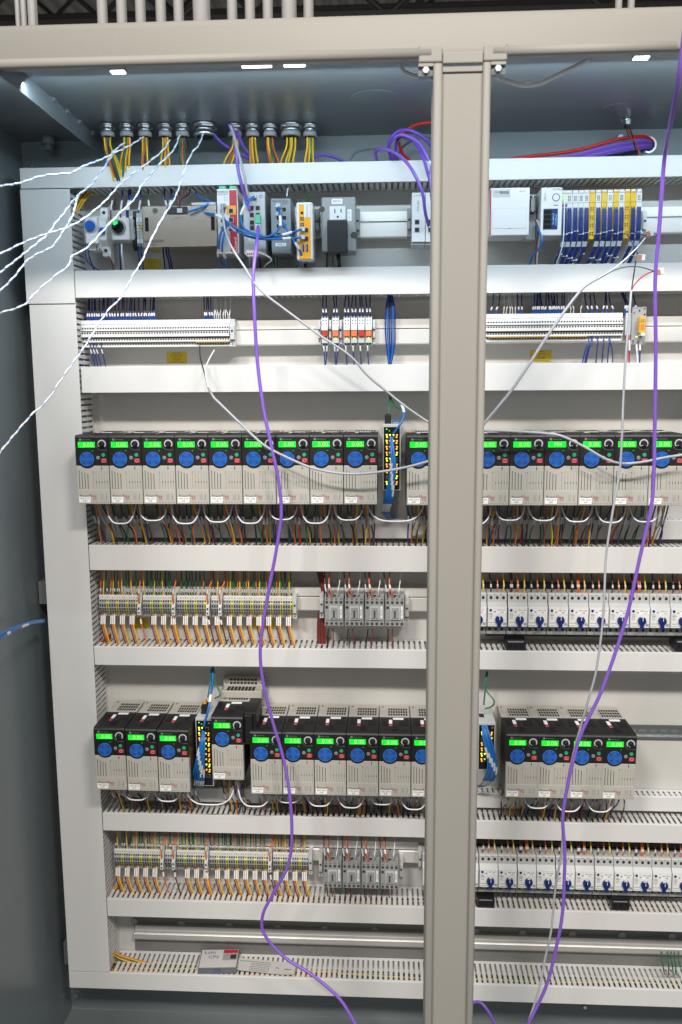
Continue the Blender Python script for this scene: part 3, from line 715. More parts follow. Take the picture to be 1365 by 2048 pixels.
def rowwires(R,z,zt_up,zb_low,name,seed):
    rnd=random.Random(seed); cyc=['w_black','w_orange','w_yellow','w_green']; gi=0; trip=0
    for i,(kind,x) in enumerate(R):
        w=.0028
        if kind=='tall':
            xx=x+.004
            wire('terminal_wire',[(xx,-.058,z+.004),(xx+.0005,-.062,z+.020),(xx+.001,-.058,z+.038),(xx+.006+rnd.uniform(-.006,.006),-.05,z+.060),(xx+.008,-.045,zt_up+.012)],.0019,'w_orange',f'plugged into a fuse block of the {name} terminal row','thick orange feed wires',sleeves=((.42,.55),))
            wire('terminal_wire',[(xx,-.050,z-.024),(xx+.001,-.054,z-.040),(xx+.006,-.055,z-.060),(xx+.014,-.055,zb_low-.008)],.0017,rnd.choice(['w_orange','w_brown']),f'leaving a fuse block of the {name} terminal row','wires leaving the fuse blocks',sleeves=((.22,.42),),swm='sleevewhite')
            continue
        c={0:'w_orange' if rnd.random()<.75 else 'w_brown',1:'w_yellow',2:'w_black',3:'w_green'}[i%4] if kind!='earth' else 'w_green'
        if kind=='earth' or i%4!=2 or rnd.random()<.6:
            dx=rnd.uniform(-.004,.006)
            wire('terminal_wire',[(x+w,-.046,z+.022),(x+w+dx*.2,-.050,z+.034),(x+w+dx*.5,-.050,z+.046),(x+w+dx,-.045,zt_up+.012)],.00145,c,f'entering the top of the {name} coloured terminal row','wires above the coloured terminals',sleeves=((.30,.60),))
        if i%4==0:
            for q,c2 in enumerate(('w_brown','w_orange','w_yellow')):
                xx=x+w+q*.0043-.0010
                wire('terminal_wire',[(xx,-.048,z-.022),(xx+.0005,-.052,z-.034),(xx+.001,-.056,z-.050),(xx+.005,-.058,z-.066),(xx+.013,-.056,zb_low-.010)],.0016 if q==2 else .0014,c2,f'leaving the bottom of the {name} coloured terminal row','wires below the coloured terminals',sleeves=((.12,.46),),swm='sleevewhite',swr=1.25)
rowwires(RC,zrC,DU['4'][0],DU['5'][1],'upper',5)
rowwires(RD,zrD,DU['6'][0],DU['7'][1],'lower',6)
# long pale strips of the upper rail
zrB=Z(310,667,.058)
def strip(pxa,pxb,py,name,grp,z):
    xa,xb=X(pxa,py,.06),X(pxb,py,.06); x=xa;i=0
    while x<xb:
        term('strip',x,z,f'{nth(i)} pale multi-level terminal block in the {name} pale strip',grp); x+=.00585; i+=1
    return xa,x
s1=strip(164,458,667,'first','terminal blocks of the pale strip against the vertical duct',zrB)
s2=strip(958,1246,655,'second','terminal blocks of the pale strip beyond the post',Z(1100,655,.058))
zrB2=Z(1100,655,.058)
clamp(s1[0]-.0095,zrB,'pale end clamp before the first pale terminal strip',.009,.058,'whiteplastic')
clamp(s1[1]+.0005,zrB,'pale end clamp after the first pale terminal strip',.012,.060,'lightgrey',.058)
for (a,b,py,nm,z) in ((392,458,681,'first',zrB),(978,1175,674,'second',zrB2)):
    xa,xb=X(a,py,.06),X(b,py,.06)
    tag(MB().box(xa,xb,-.0602,-.0582,z-.0205,z-.0180,'goldmark').build('marker_strip'),f'long gold-brown marker bar clipped on the {nm} pale terminal strip','marker strip')
def bluegroup(pxs,z,zt_,nm,cols='w_navy',dy=0,r=.0013,spread=.006,sleeve='sleevewhite'):
    for px in pxs:
        xx=X(px,640,.055)
        dx=rj(spread)
        p0=(xx,-.050,z+.026); 
        o=wire('signal_wire',[p0,(xx+rj(.0006),-.055,z+.040),(xx+dx*.6,-.052,z+.052),(xx+dx,-.045,zt_+.012)],r,cols,f'above the {nm}','wires above the pale strips and relays',sleeves=((.33,.52),),swm=sleeve,swr=1.5)
        if cols=='w_navy': MB().tube([(xx,-.0505,z+.027),(xx+.0002,-.0555,z+.039)],r*1.4,'ferrule',6,raw=True).build('blue_ferrule',o)
zb2=DU['2'][0]
bluegroup([176,180,185,190,195,199,204,209,215,221,226,231,237,243,248,254,257,261,267,272,278,284,289,294,299,303,306,309],zrB,zb2,'first pale terminal strip')
bluegroup([411,414,421,425],zrB,zb2,'first pale terminal strip')
bluegroup([429,433,437,441,447,451,456,460],zrB,zb2,'first pale terminal strip','w_white',r=.0009)
bluegroup([983,993,1037,1044,1066,1070,1074,1078,1084,1088,1091,1098,1102,1106,1110,1114,1118,1123,1127,1175,1184,1194,1206,1214,1225,1250],zrB2,zb2,'second pale terminal strip',spread=.009)
bluegroup([1008,1013,1020,1025,1031,1141,1147,1162],zrB2,zb2,'second pale terminal strip','w_white',r=.0009)
for nm,z,l in (('first',zrB,((182,192),(188,198),(194,204),(204,213))),('second',zrB2,((1176,1164),(1181,1168),(1183,1171),(1194,1192),(1206,1204),(1217,1215),(1219,1227)))):
    for a,b in l:
        xa,xb=X(a,690,.05),X(b,725,.05)
        wire('signal_wire',[(xa,-.050,z-.018),(xa+.001,-.056,z-.034),((xa+xb)/2,-.055,z-.048),(xb,-.05,DU['3'][1]-.010)],.0014,'w_navy',f'below the {nm} pale terminal strip','wires below the pale strips and relays',sleeves=((.35,.6),) if nm=='first' else ())
# red indicator relays
def relay(x,z,lab,lit,first=[None]):
    t=thing('plug_in_relay',lab,'relay',x,z,'small plug-in relays')
    w=.0152
    MB().box(.0004,w-.0004,-.052,-.034,-.030,.034,'lightgrey').box(.0006,w-.0006,-.058,-.052,.014,.030,'whiteplastic').box(.0006,w-.0006,-.060,-.052,-.024,-.010,'lightgrey').build('relay_socket',t,.0004)
    MB().box(.0015,w-.0015,-.066,-.052,-.0095,.003,'relaylit' if lit else 'relayred').build('relay_capsule',t,.0005)
    MB().box(.0008,w-.0008,-.068,-.052,.0032,.0138,'whiteplastic').box(.003,w-.003,-.0684,-.068,.0055,.0115,'paper').box(.0008,w-.0008,-.0672,-.066,.0126,.0138,'redkey').build('retaining_clip',t)
    h=MB()
    for xx in (.0042,.0108):
        for zz,yy in ((.018,-.058),(.025,-.058),(-.0265,-.052)): h.cyl((xx,yy,zz),.0014,'y',-.0005,'dark',8)
    h.build('screw_holes',t)
    MB().box(.006,.0095,-.0604,-.060,-.016,-.013,'yellowled' if lit else 'peyellow').build('status_light',t)
    zz=Z(690,665,.055)
zrR=Z(690,664,.055)
rl=[(643.5,0),(665,1),(687.5,1),(702,1),(716.5,0),(731,1)]
for i,(a,l) in enumerate(rl):
    xx=X(a,664,.055); relay(xx,zrR,['single red relay, leftmost, between two end clamps','single orange-lit relay between two end clamps','pale orange relay, first of the block of four','orange relay, second of the block of four','dark red relay, third of the block of four','orange relay, last of the block of four beside an end clamp'][i],l)
    for q in (.0042,.0108):
        wire('signal_wire',[(xx+q,-.054,zrR+.030),(xx+q,-.058,zrR+.044),(xx+q+rj(.002),-.055,zrR+.056),(xx+q+rj(.004)-.001,-.045,zb2+.012)],.0014,'w_navy',f'above the red relays','wires above the pale strips and relays',sleeves=((.30,.5),),swm='sleevewhite',swr=1.4)
        if q<.01 or i<2: wire('signal_wire',[(xx+q,-.050,zrR-.026),(xx+q+.001,-.055,zrR-.038),(xx+.0075,-.05,DU['3'][1]-.008)],.0013,'w_navy','below the red relays','wires below the pale strips and relays',sleeves=((.3,.6),))
for i,a in enumerate((637,658.5,679.5,746)): clamp(X(a,664,.05),zrR,['end clamp before the leftmost red relay','end clamp between the two single relays','end clamp before the block of four relays','end clamp after the block of four relays'][i],.0058,.052)
# coiled spare cable at (780, 600-720)
for k in range(6):
    dx=(k-2.5)*.0021; a=at(781,588,.05); b=at(781,727,.05)
    wire('spare_cable',[(a.x+dx*.2,-.045,a.z+.01),(a.x+dx*1.8,-.050-.002*k,a.z-.030),(a.x+dx*2.0,-.05,a.z-.075),(a.x+dx*1.7+.001,-.045,a.z-.110),(b.x+dx*.3-.001,-.04,b.z-.01)],.0015,'w_blue' if k%3==1 else 'w_navy','hanging in the loose hank behind the rail','loose hank of blue cable')
# orange relay module at the end of the second pale strip
xx=X(1250,655,.055)
t=thing('relay_module','grey relay module with a clear orange coil window at the end of the pale strip','relay',xx,zrB2)
MB().box(.014,.044,-.058,-.034,-.038,.042,'greyplastic').box(.002,.014,-.052,-.034,-.018,.030,'lightgrey').build('relay_socket',t,.001)
MB().box(.026,.0375,-.075,-.058,-.014,.020,'amberglass').box(.028,.0355,-.0756,-.075,-.009,.004,'relaylit').box(.0275,.036,-.0756,-.075,.008,.016,'goldmark').build('coil_window',t,.0008)
MB().box(.029,.037,-.078,-.058,-.020,-.0145,'whiteplastic').build('push_tab',t)
s=MB()
for k in range(9): s.cyl((.018+(k%3)*.011,-.0582,-.034+(k//3)*.004 if k<5 else .026+(k-5)*.004),.0018,'y',-.001,'dark' if k%2 else 'steel',8)
s.build('screw_holes',t)
MB().box(.0235,.0265,-.0595,-.058,-.0225,-.0205,'yellowled').build('status_light',t)
for c,a,b in (('w_red',1258,1259),('w_white',1272,1277),('w_navy',1279,1280)):
    xa,xb=X(a,690,.05),X(b,725,.05); wire('signal_wire',[(xa,-.05,zrB2-.015),(xa,-.056,zrB2-.04),(xb,-.05,DU['3'][1]-.01)],.0016,c,'below the orange relay module','wires around the orange relay',sleeves=((.35,.65),),swm='sleevewhite')
for c,a,b in (('w_navy',1252,1240),('w_navy',1270,1264),('w_navy',1256,1243)):
    xa,xb=X(a,630,.05),X(b,595,.05); wire('signal_wire',[(xa,-.05,zrB2+.030),(xa-.001,-.056,zrB2+.045),(xb,-.045,zb2+.01)],.0016,c,'above the orange relay module','wires around the orange relay',sleeves=((.2,.5),),swm='sleevewhite')
# ================================================================== contactors
def contactor_proto():
    t=thing('contactor','x','contactor',0,0,'g')
    w=.0445
    MB().box(.0004,w-.0004,-.070,-.034,-.030,.038,'greyplastic').build('back_housing',t,.001)
    MB().box(.0008,w-.0008,-.086,-.070,-.0335,.0300,'greyplastic').build('front_housing',t,.0012)
    MB().box(.012,.034,-.0905,-.086,-.017,.0135,'lightgrey').box(.0145,.0205,-.0935,-.0905,-.013,.004,'greyplastic').box(.0245,.0305,-.0935,-.0905,-.013,.004,'greyplastic').box(.0155,.0300,-.0925,-.0905,.0045,.0115,'greyplastic').box(.0207,.0243,-.0909,-.0905,-.014,.0035,'slot').build('indicator_window',t,.0006)
    s=MB()
    for i in range(4):
        xx=.0060+i*.0108
        for zz in (.0225,-.0275): s.cyl((xx,-.086,zz),.0032,'y',-.0006,'dark',14).cyl((xx,-.0866,zz),.0012,'y',-.0003,'zinc',8)
        s.box(xx-.003,xx+.003,-.0865,-.086,.0288,.0298,'dark'); s.box(xx-.004,xx-.0032,-.080,-.074,.030,.034,'lightgrey')
    s.build('terminal_screws',t)
    s=MB().box(.020,.026,-.0706,-.070,.0315,.0365,'dark').cyl((.032,-.070,.0345),.0034,'y',-.001,'zinc',12).cyl((.006,-.070,.0355),.0020,'y',-.001,'dark',8).build('coil_terminals',t)
    MB().box(.0355,.0405,-.0867,-.086,-.0150,.0135,'paper').text('CR-2705',.0040,.0380,-.001,-.0869,'ink',rot=-PI/2).build('tag_label',t)
    MB().cyl((.0058,-.086,.0105),.0034,'y',-.0005,'ink',14).text('C09',.0046,.0060,-.0200,-.0865,'ink').text('10',.0046,.0385,-.0200,-.0865,'ink').build('printed_marks',t)
    return t
CP=contactor_proto(); firstc=True
for (nm,pxs,py,zc,zup,zlow) in (('upper',(649,689.5,730,770.5),1223,None,DU['4'][0],DU['5'][1]),('lower',(647,685,723,761),1740,None,DU['6'][0],DU['7'][1])):
    zc=Z(730,1224,.086) if nm=='upper' else Z(720,1751,.086)
    for i,px in enumerate(pxs):
        xx=X(px,py,.086); lab=f'grey four-pole contactor in the {nm} contactor group, {nth(i)} from the coloured terminals'
        if firstc: CP.location=(xx,0,zc); CP['label']=lab; CP['group']=f'four {nm} contactors'; firstc=False
        else: dup(CP,xx,zc,lab,f'four {nm} contactors')
        w_=f'above the {nth(i)} contactor of the {nm} group'
        g='wires above the contactors'
        wire('contactor_wire',[(xx+.006,-.074,zc+.030),(xx+.005,-.079,zc+.042),(xx+.001,-.070,zc+.060),(xx-.004+rj(.004),-.045,zup+.012)],.0014,'w_brown',w_,g,sleeves=((.45,.68),))
        wire('contactor_wire',[(xx+.017,-.076,zc+.030),(xx+.015,-.080,zc+.045),(xx+.010,-.070,zc+.064),(xx+.010+rj(.005),-.045,zup+.012)],.0019,'w_orange',w_,g,sleeves=((.50,.66),),swm='sleevewhite')
        wire('contactor_wire',[(xx+.013,-.070,zc+.036),(xx+.012,-.074,zc+.052),(xx+.010,-.045,zup+.012)],.0012,'w_navy',w_,g)
        wire('contactor_wire',[(xx+.031,-.072,zc+.036),(xx+.032,-.078,zc+.052),(xx+.034,-.06,zc+.062),(xx+.036+rj(.005),-.045,zup+.012)],.0012,'w_white',w_,g,sleeves=((.2,.55),),swm='sleevewhite')
        w_=f'below the {nth(i)} contactor of the {nm} group'; g='wires below the contactors'
        wire('contactor_wire',[(xx+.008,-.060,zc-.030),(xx+.007,-.064,zc-.045),(xx+.005+rj(.004),-.05,zlow-.010)],.0013,'w_black',w_,g,sleeves=((.25,.5),))
        wire('contactor_wire',[(xx+.018,-.060,zc-.030),(xx+.018,-.064,zc-.045),(xx+.018+rj(.006),-.05,zlow-.010)],.0013,'w_dkred',w_,g,sleeves=((.25,.5),))
    clamp(X(pxs[0],py,.05)-.0105,zc+.006,f'grey end clamp before the {nm} contactor group',.0095,.060)
    clamp(X(pxs[-1],py,.086)+.0455,zc-.002,f'grey end clamp after the {nm} contactor group',.0095,.062)
clamp(X(837,1707,.05),zD-.004,'grey end clamp before the lower starters beside the post',.0085,.062)
for k in range(6):
    a=at(637,1150,.04); b=at(640,1285,.04)
    wire('feed_wire',[(a.x-.004+k*.0022,-.04,a.z+.015),(a.x+.008+k*.0022,-.040-k*.001,a.z-.035),(a.x+.009+k*.002,-.020,a.z-.06),(a.x-.002+k*.003,-.03,a.z-.105),(b.x-.004+k*.0035,-.045,b.z-.012)],.0020,'w_dkred' if k%2 else 'w_brown','running behind the rail left of the upper contactors','brown and red feed wires')
# ================================================================== motor starters with blue knobs
def starter_proto():
    t=thing('motor_starter','x','motor starter',0,0,'g')
    w=.0443
    MB().prism([(-.034,-.046),(-.066,-.046),(-.066,-.028),(-.0705,-.026),(-.082,-.026),(-.084,-.024),(-.084,.014),(-.0825,.016),(-.074,.0235),(-.074,.041),(-.071,.043),(-.034,.043)],'x',.0003,w-.0003,'lightgrey').build('housing',t,.0006)
    MB().box(.0006,w-.0006,-.0668,-.0660,-.0450,-.0275,'greyplastic').build('lower_band',t)
    s=MB()
    for i in range(3):
        xx=.0085+i*.0140; s.cyl((xx,-.0740,.0335),.0034,'y',-.0004,'dark',14).cyl((xx-.001,-.0668,-.0350),.0033,'y',-.0004,'dark',14)
        s.box(xx-.0004+.007,xx+.007,-.0743,-.0740,.036,.043,'slot') if i<2 else None
    s.build('screw_holes',t)
    s=MB().box(.0020,w-.0020,-.0846,-.0840,-.0245,.0135,'whiteplastic')
    s.cyl((.0070,-.0846,.0095),.0030,'y',-.0004,'navyplastic',16).box(.0145,.0185,-.0849,-.0846,.0058,.0072,'dark').box(.0035,.0125,-.0849,-.0846,-.0010,.0002,'greyink').box(.0035,.0110,-.0849,-.0846,.0020,.0030,'greyink').ring(.0075,-.0055,.0022,.0030,0,360,-.0846,'greyink',14).box(.0030,.0120,-.0849,-.0846,-.0170,-.0160,'greyink').box(.0135,.0150,-.0849,-.0846,-.0170,-.0155,'dark').box(.0030,.0160,-.0849,-.0846,-.0220,-.0213,'greyink').box(.0360,.0420,-.0849,-.0846,-.0220,-.0165,'greyplastic')
    s.build('front_label',t)
    s=MB().cyl((.0262,-.0847,-.0100),.0092,'y',-.0060,'navyplastic',24,r2=.0088).box(.0222,.0302,-.0905,-.0850,-.0262,-.0160,'navyplastic').box(.0245,.0279,-.0945,-.0908,-.0180,-.0020,'navyplastic')
    s.build('rotary_knob',t,.0005)
    MB().prism([(.0225,-.0022),(.0299,-.0022),(.0262,.0035)],'y',-.0849,-.0912,'whiteplastic').box(.0255,.0269,-.0949,-.0945,-.0085,-.0022,'whiteplastic').build('knob_pointer',t)
    b=MB()
    for i in range(3): b.box(.003+i*.0135,.006+i*.0135,-.0672,-.0668,-.0440,-.0425,'greyink'); b.box(.003+i*.0135,.008+i*.0135,-.0743,-.0740,.0388,.0396,'greyink')
    b.build('printed_marks',t)
    return t
SP=starter_proto(); firsts=True
MR=(('upper',[(934.5,'MSP-2731','B63'),(975,'MSP-2732','B63'),(1016,'MSP-2728','B63'),(1056,'MSP-2705','B40'),(1097,'MSP-2706','B40'),(1137.5,'MSP-2708','B63'),(1178,'MSP-2709','B40'),(1218.5,'MSP-2710','B40'),(1259.5,'MSP-2410','C10'),(1300,'MSP-2412','C10'),(1340.6,'MSP-2614','C10')],1230,(1187,1271),DU['4'][0],'upper starters'),
    ('lower',[(845,'MSP-2625','C16'),(920,'MSP-2627','C10'),(958.7,'MSP-2629','C16'),(996.5,'MSP-2635','C10'),(1035,'MSP-2637','C10'),(1073,'MSP-2639','B40'),(1112,'MSP-2640','B63'),(1150.5,'MSP-2004','C10'),(1189.5,'MSP-2006','B40'),(1228,'MSP-2007','B63'),(1266,'MSP-2008','B40'),(1304.5,'MSP-2009','B40'),(1343.5,'MSP-2010','C10')],1760,(1716,1790),DU['6'][0],'lower starters'))
for nm,lst,py,_,zup,g in MR:
    ya,yb=(1187,1270) if nm=='upper' else (1713,1789)
    SZ=(Z(1150,ya,.073)-Z(1150,yb,.067))/.089; zc=Z(1150,yb,.067)+.046*SZ
    rowx=[X(p,py,.080) for p,_,_ in lst]
    for i,(px,a,b) in enumerate(lst):
        xx=rowx[i]; lab=f'motor starter with blue knob, tagged {a}, in the {nm} starter row'
        if firsts: t=SP; t.location=(xx,0,zc)
        else: t=dup(SP,xx,zc,lab,f'motor starters in the {nm} row')
        t.scale=(1,1,SZ); t['label']=lab; t['group']=f'motor starters in the {nm} row'
        if firsts: firsts=False; FIRST=(t,a,b)
        else: MB().box(.0193,.0418,-.0849,-.0846,.0030,.0120,'paper').text(a,.0044,.0306,.0098,-.0851,'ink').text(b,.0042,.0325,.0052,-.0851,'ink').build('tag_label',t)
        for q,c in enumerate(('w_brown','w_orange','w_yellow')):
            x0=xx+.0085+q*.014
            for d in ((-.0013,.0013) if (q<2 and (i+(nm=='lower'))%3==2) else (0,)):
                wire('starter_wire',[(x0+d,-.060,zc+.043),(x0+d+.0005,-.066,zc+.054),(x0+d+.001+rj(.001),-.064,zc+.066),(x0+d+rj(.003)-.002,-.045,zup+.012)],.0017,c,f'above the starter tagged {a}',f'wires above the {g}',sleeves=((.56,.70),) if q==0 else ((.62,.70),))
    x0,x1=rowx[1]+.0,rowx[-1]+.2
    tag(MB().box(x0,x1,-.060,-.036,zc-.0465*SZ-.006,zc-.0468*SZ,'black').build('bus_bar'),f'long black comb bus bar under the {nm} motor starters','bus bar')
    # black backing above starters
    tag(MB().box(x0,x1,-.033,-.022,zc+.030,zc+.062,'black').build('bus_bar_cover'),f'black plastic strip behind the wires above the {nm} starters','bus bar cover')
t,a,b=FIRST
MB().box(.0193,.0418,-.0849,-.0846,.0030,.0120,'paper').text(a,.0044,.0306,.0098,-.0851,'ink').text(b,.0042,.0325,.0052,-.0851,'ink').build('tag_label',t)
for (px,py,w,lab) in ((1012,1277,.044,'black three-pole feed block under the starter MSP-2728'),(1348,1277,.044,'black feed block under the last upper starters'),(955,1790,.040,'black feed block beside the post under the lower starters'),(1222,1793,.041,'black feed block under the starter MSP-2007')):
    p=at(px,py,.070)
    t=thing('feed_block',lab,'terminal',p.x,p.z,'black feed blocks under the starters')
    MB().box(0,w,-.085,-.040,-.024,0,'black').build('block_body',t,.001)
    MB().box(.003,w-.006,-.0855,-.085,-.004,-.002,'greyplastic').build('edge_trim',t)
    s=MB()
    for k in range(3): s.cyl((.008+k*.013,-.085,-.013),.004,'y',-.001,'blackgloss',12)
    s.build('screw_recess',t)
    for k,c in enumerate(('w_brown','w_dkred','w_yellow') if py<1400 else ('w_white','w_white','w_brown')): wire('feed_wire',[(p.x+.008+k*.012,-.070,p.z-.022),(p.x+.008+k*.012,-.066,p.z-.040)],.003,c,'under the '+lab.split('under the')[-1].strip()+f' feed block','wires under the feed blocks')
# ================================================================== devices of the top rail
# timer with blue dial
def top(name,label,cat,px,py,dep): return thing(name,label,cat,X(px,py,dep),Z(px,py,dep))
t=top('timer_relay','white timer relay with a blue dial beside the vertical duct','relay',173,487,.085)
MB().box(-.001,.026,-.070,-.034,-.012,.050,'whiteplastic').box(.0,.026,-.085,-.070,0,.055,'whiteplastic').box(-.012,-.0015,-.060,-.034,-.004,.048,'lightgrey').build('relay_body',t,.0008)
MB().ring(.012,.036,.0105,.014,0,360,-.085,'lightgrey',24,.002).cyl((.012,-.085,.036),.0105,'y',-.008,'bluekey',24).build('dial',t)
s=MB()
for k in range(4): s.cyl((-.007,-.060,.005+k*.011),.002,'y',-.001,'dark',8); 
for k in range(3): s.cyl((.018+.006*(k%2),-.070,-.010+.005*(k//2)),.0018,'y',-.001,'dark',8)
s.build('screw_holes',t)
# miniature breaker
t=top('circuit_breaker','slim white circuit breaker with a blue toggle','circuit breaker',200,512,.07)
MB().prism([(-.034,.0),(-.050,.002),(-.055,.022),(-.066,.030),(-.070,.034),(-.070,.074),(-.066,.078),(-.055,.084),(-.052,.106),(-.034,.108)],'x',0,.0175,'whiteplastic').build('breaker_body',t,.0008)
MB().prism([(-.030,-.012),(-.058,.0),(-.046,.030),(-.030,.035)],'x',.0185,.0200,'whiteplastic').prism([(-.030,.075),(-.050,.082),(-.056,.105),(-.030,.118)],'x',.0185,.0200,'whiteplastic').build('side_barrier',t)
MB().box(.001,.0155,-.0708,-.070,.050,.060,'bluekey').box(.003,.0145,-.078,-.070,.046,.054,'bluekey').build('toggle',t,.0006)
MB().cyl((.0088,-.0552,.094),.0036,'y',-.001,'dark',14).cyl((.0088,-.0535,.014),.0036,'y',-.001,'dark',14).build('terminal_screws',t)
# lit selector
t=top('selector_switch','black rotary selector with a green lit lever on a white block','switch',224,479,.085)
MB().box(0,.038,-.080,-.034,0,.046,'whiteplastic').box(.036,.044,-.066,-.034,.002,.046,'lightgrey').build('switch_block',t,.0012)
MB().ring(.0150,.026,.0125,.0160,0,360,-.080,'greyplastic',28,.004).cyl((.0150,-.080,.026),.0125,'y',-.010,'blackgloss',24).build('bezel',t)
MB().prism([(.006,.024),(.012,.034),(.020,.036),(.0215,.031),(.013,.022)],'y',-.090,-.102,'black').build('lever',t,.001)
MB().prism([(.0095,.029),(.012,.0345),(.0195,.0355),(.0200,.0300),(.0125,.0265)],'y',-.1021,-.1035,'greenlamp').build('green_lens',t)
# small black/white terminal cluster
t=top('fuse_holder','tall black fuse holder beside the selector','fuse holder',266,494,.06)
MB().prism([(-.034,-.004),(-.052,-.008),(-.062,.004),(-.062,.050),(-.050,.066),(-.048,.078),(-.040,.080),(-.034,.070)],'x',0,.008,'black').build('holder_body',t,.0006)
MB().box(.0005,.0065,-.0628,-.062,.018,.028,'paper').box(.0005,.0065,-.0628,-.062,.031,.041,'paper').box(.001,.006,-.0625,-.062,.043,.046,'redkey').build('marker_tag',t)
xx=X(275,455,.06); 
for i,(m1) in enumerate(('whiteplastic','peyellow')):
    t=thing('terminal_block',('white terminal block beside the black fuse holder','yellow earth terminal block beside the metal power supply')[i],'terminal block',xx+i*.0065,Z(275,455,.06))
    MB().box(0,.006,-.064,-.034,-.040,.030,'lightgrey').build('terminal_body',t,.0004)
    MB().box(.0003,.0057,-.0665,-.064,.004,.020,'whiteplastic').box(.0003,.0057,-.0665,-.064,-.008,.002,m1).box(.0003,.0057,-.066,-.064,-.034,-.026,'paper').cyl((.003,-.0665,.009),.0014,'y',-.0004,'dark',8).cyl((.003,-.0665,-.003),.0014,'y',-.0004,'dark',8).build('marker_tag',t)
clamp(X(286,455,.06),Z(286,455,.06),'grey end clamp tucked behind the power supply',.006,.040,'greyplastic',.056)
# metal power supply
t=top('power_supply','brushed metal power supply with dark oval end slots','power supply',287,494,.125)
w=X(434,490,.125)-X(287,494,.125); h=Z(360,413,.125)-Z(360,495,.125)
MB().box(0,w,-.125,-.034,0,h,'brushed').box(w*.67,w-.001,-.1235,-.034,h,h+.006,'lightgrey').build('metal_case',t,.0015)
MB().box(w*.34,w*.62,-.1265,-.125,h-.018,h-.003,'black').box(w*.48,w*.55,-.1275,-.1265,h-.015,h-.006,'lightgrey').build('connector_strip',t,.0005)
for xx in (w*.035,w*.93):
    MB().box(xx,xx+w*.05,-.1256,-.125,h*.38,h*.72,'blackgloss').build('end_slot',t,.002)
MB().text('BECKHOFF',.0085,.004,h*.135,-.1254,'ink','L').text('C9900-U330',.0042,.006,h*.055,-.1254,'ink','L').text('BATT-1',.004,w*.5,h*.70,-.1254,'ink').text('POWER LED S',.0036,w*.82,h*.62,-.1254,'greyink').text('24V',.0036,w*.42,h*.66,-.1254,'ink').build('printed_marks',t)
MB().cyl((w*.18,-.125,h*.88),.006,'y',-.0006,'slot',20).ring(w*.18,h*.88,.004,.0048,0,360,-.1256,'greyplastic',20).build('rotary_dial',t)
MB().cyl((w*.70,-.125,h-.010),.0018,'y',-.0008,'dark',8).cyl((w*.74,-.125,h-.010),.0018,'y',-.0008,'dark',8).build('case_screws',t)
# helper: RJ45 port
def ports(t,xs,zs,y,parent_name='port',m='zinc',s=.0105):
    for x in xs:
        for z in zs: MB().box(x,x+s,y-.0006,y,z,z+s,m).box(x+.0012,x+s-.0012,y-.0010,y-.0006,z+.0012,z+s-.0012,'dark').build(parent_name,t)
# red security router
t=top('security_router','slim white and red router with gold port plates','router',437,507,.115)
w,h=.0445,Z(455,378,.115)-Z(455,507,.115)
MB().box(0,w,-.115,-.034,0,h,'whiteplastic').build('case',t,.0012)
MB().box(w*.60,w-.002,-.1154,-.115,.003,h-.003,'redpaint').box(.001,w*.60,-.1154,-.115,.003,h*.30,'lightgrey').build('front_panel',t)
MB().box(w*.13,w*.44,-.114,-.080,h,h+.006,'mint').box(w*.62,w*.95,-.114,-.080,h,h+.006,'mint').build('green_connector',t)
MB().box(w*.46,w*.90,-.1158,-.1154,h*.60,h*.74,'orangeplastic').build('port_plate',t)
ports(t,(w*.16,w*.55),(h*.62,h*.48,h*.34),-.1158)
MB().text('PHOENIX',.0058,w*.28,h*.955,-.1157,'ink').text('CONTACT',.0050,w*.28,h*.915,-.1157,'ink').text('mGuard',.0100,w*.85,h*.12,-.1157,'whiteplastic',rot=PI/2).build('printed_marks',t)
l=MB()
for k in range(4): l.box(w*.36+(k%2)*.005,w*.36+.0016+(k%2)*.005,-.1158,-.1154,h*.82+(k//2)*.005,h*.82+.0016+(k//2)*.005,'greenkey')
l.build('status_light',t)
# white unmanaged switch
t=top('network_switch','white network switch with a printed P logo and green plug','network switch',489,509,.125)
w,h=.0470,Z(510,374,.125)-Z(510,499,.125)
MB().box(0,w*.97,-.125,-.034,0.0,h,'lightgrey').box(w*.97,w,-.124,-.034,.0,h,'midgrey').build('case',t,.0012)
ports(t,(w*.27,w*.54),(h*.70,h*.59,h*.47,h*.36+.003),-.1252)
MB().box(w*.74,w*.87,-.1254,-.125,h*.90,h*.95,'blueink').box(w*.76,w*.85,-.1256,-.1254,h*.91,h*.94,'whiteplastic').text('P',.0065,w*.805,h*.925,-.1258,'blueink').cyl((w*.2,-.125,h*.93),.0016,'y',-.0004,'dark',8).build('printed_marks',t)
MB().box(w*.22,w*.62,-.1256,-.125,h*.22,h*.33,'paper').text('CPL',.006,w*.42,h*.295,-.1258,'greyink').text('SWR-1',.005,w*.42,h*.245,-.1258,'greyink').build('tag_label',t)
k=MB().box(w*.12,w*.60,-.130,-.118,-.004,.008,'whiteplastic')
for q in range(5): k.box(w*.14+q*.0042,w*.14+.003+q*.0042,-.1304,-.130,-.002,.002,'relayred')
k.build('power_connector',t)
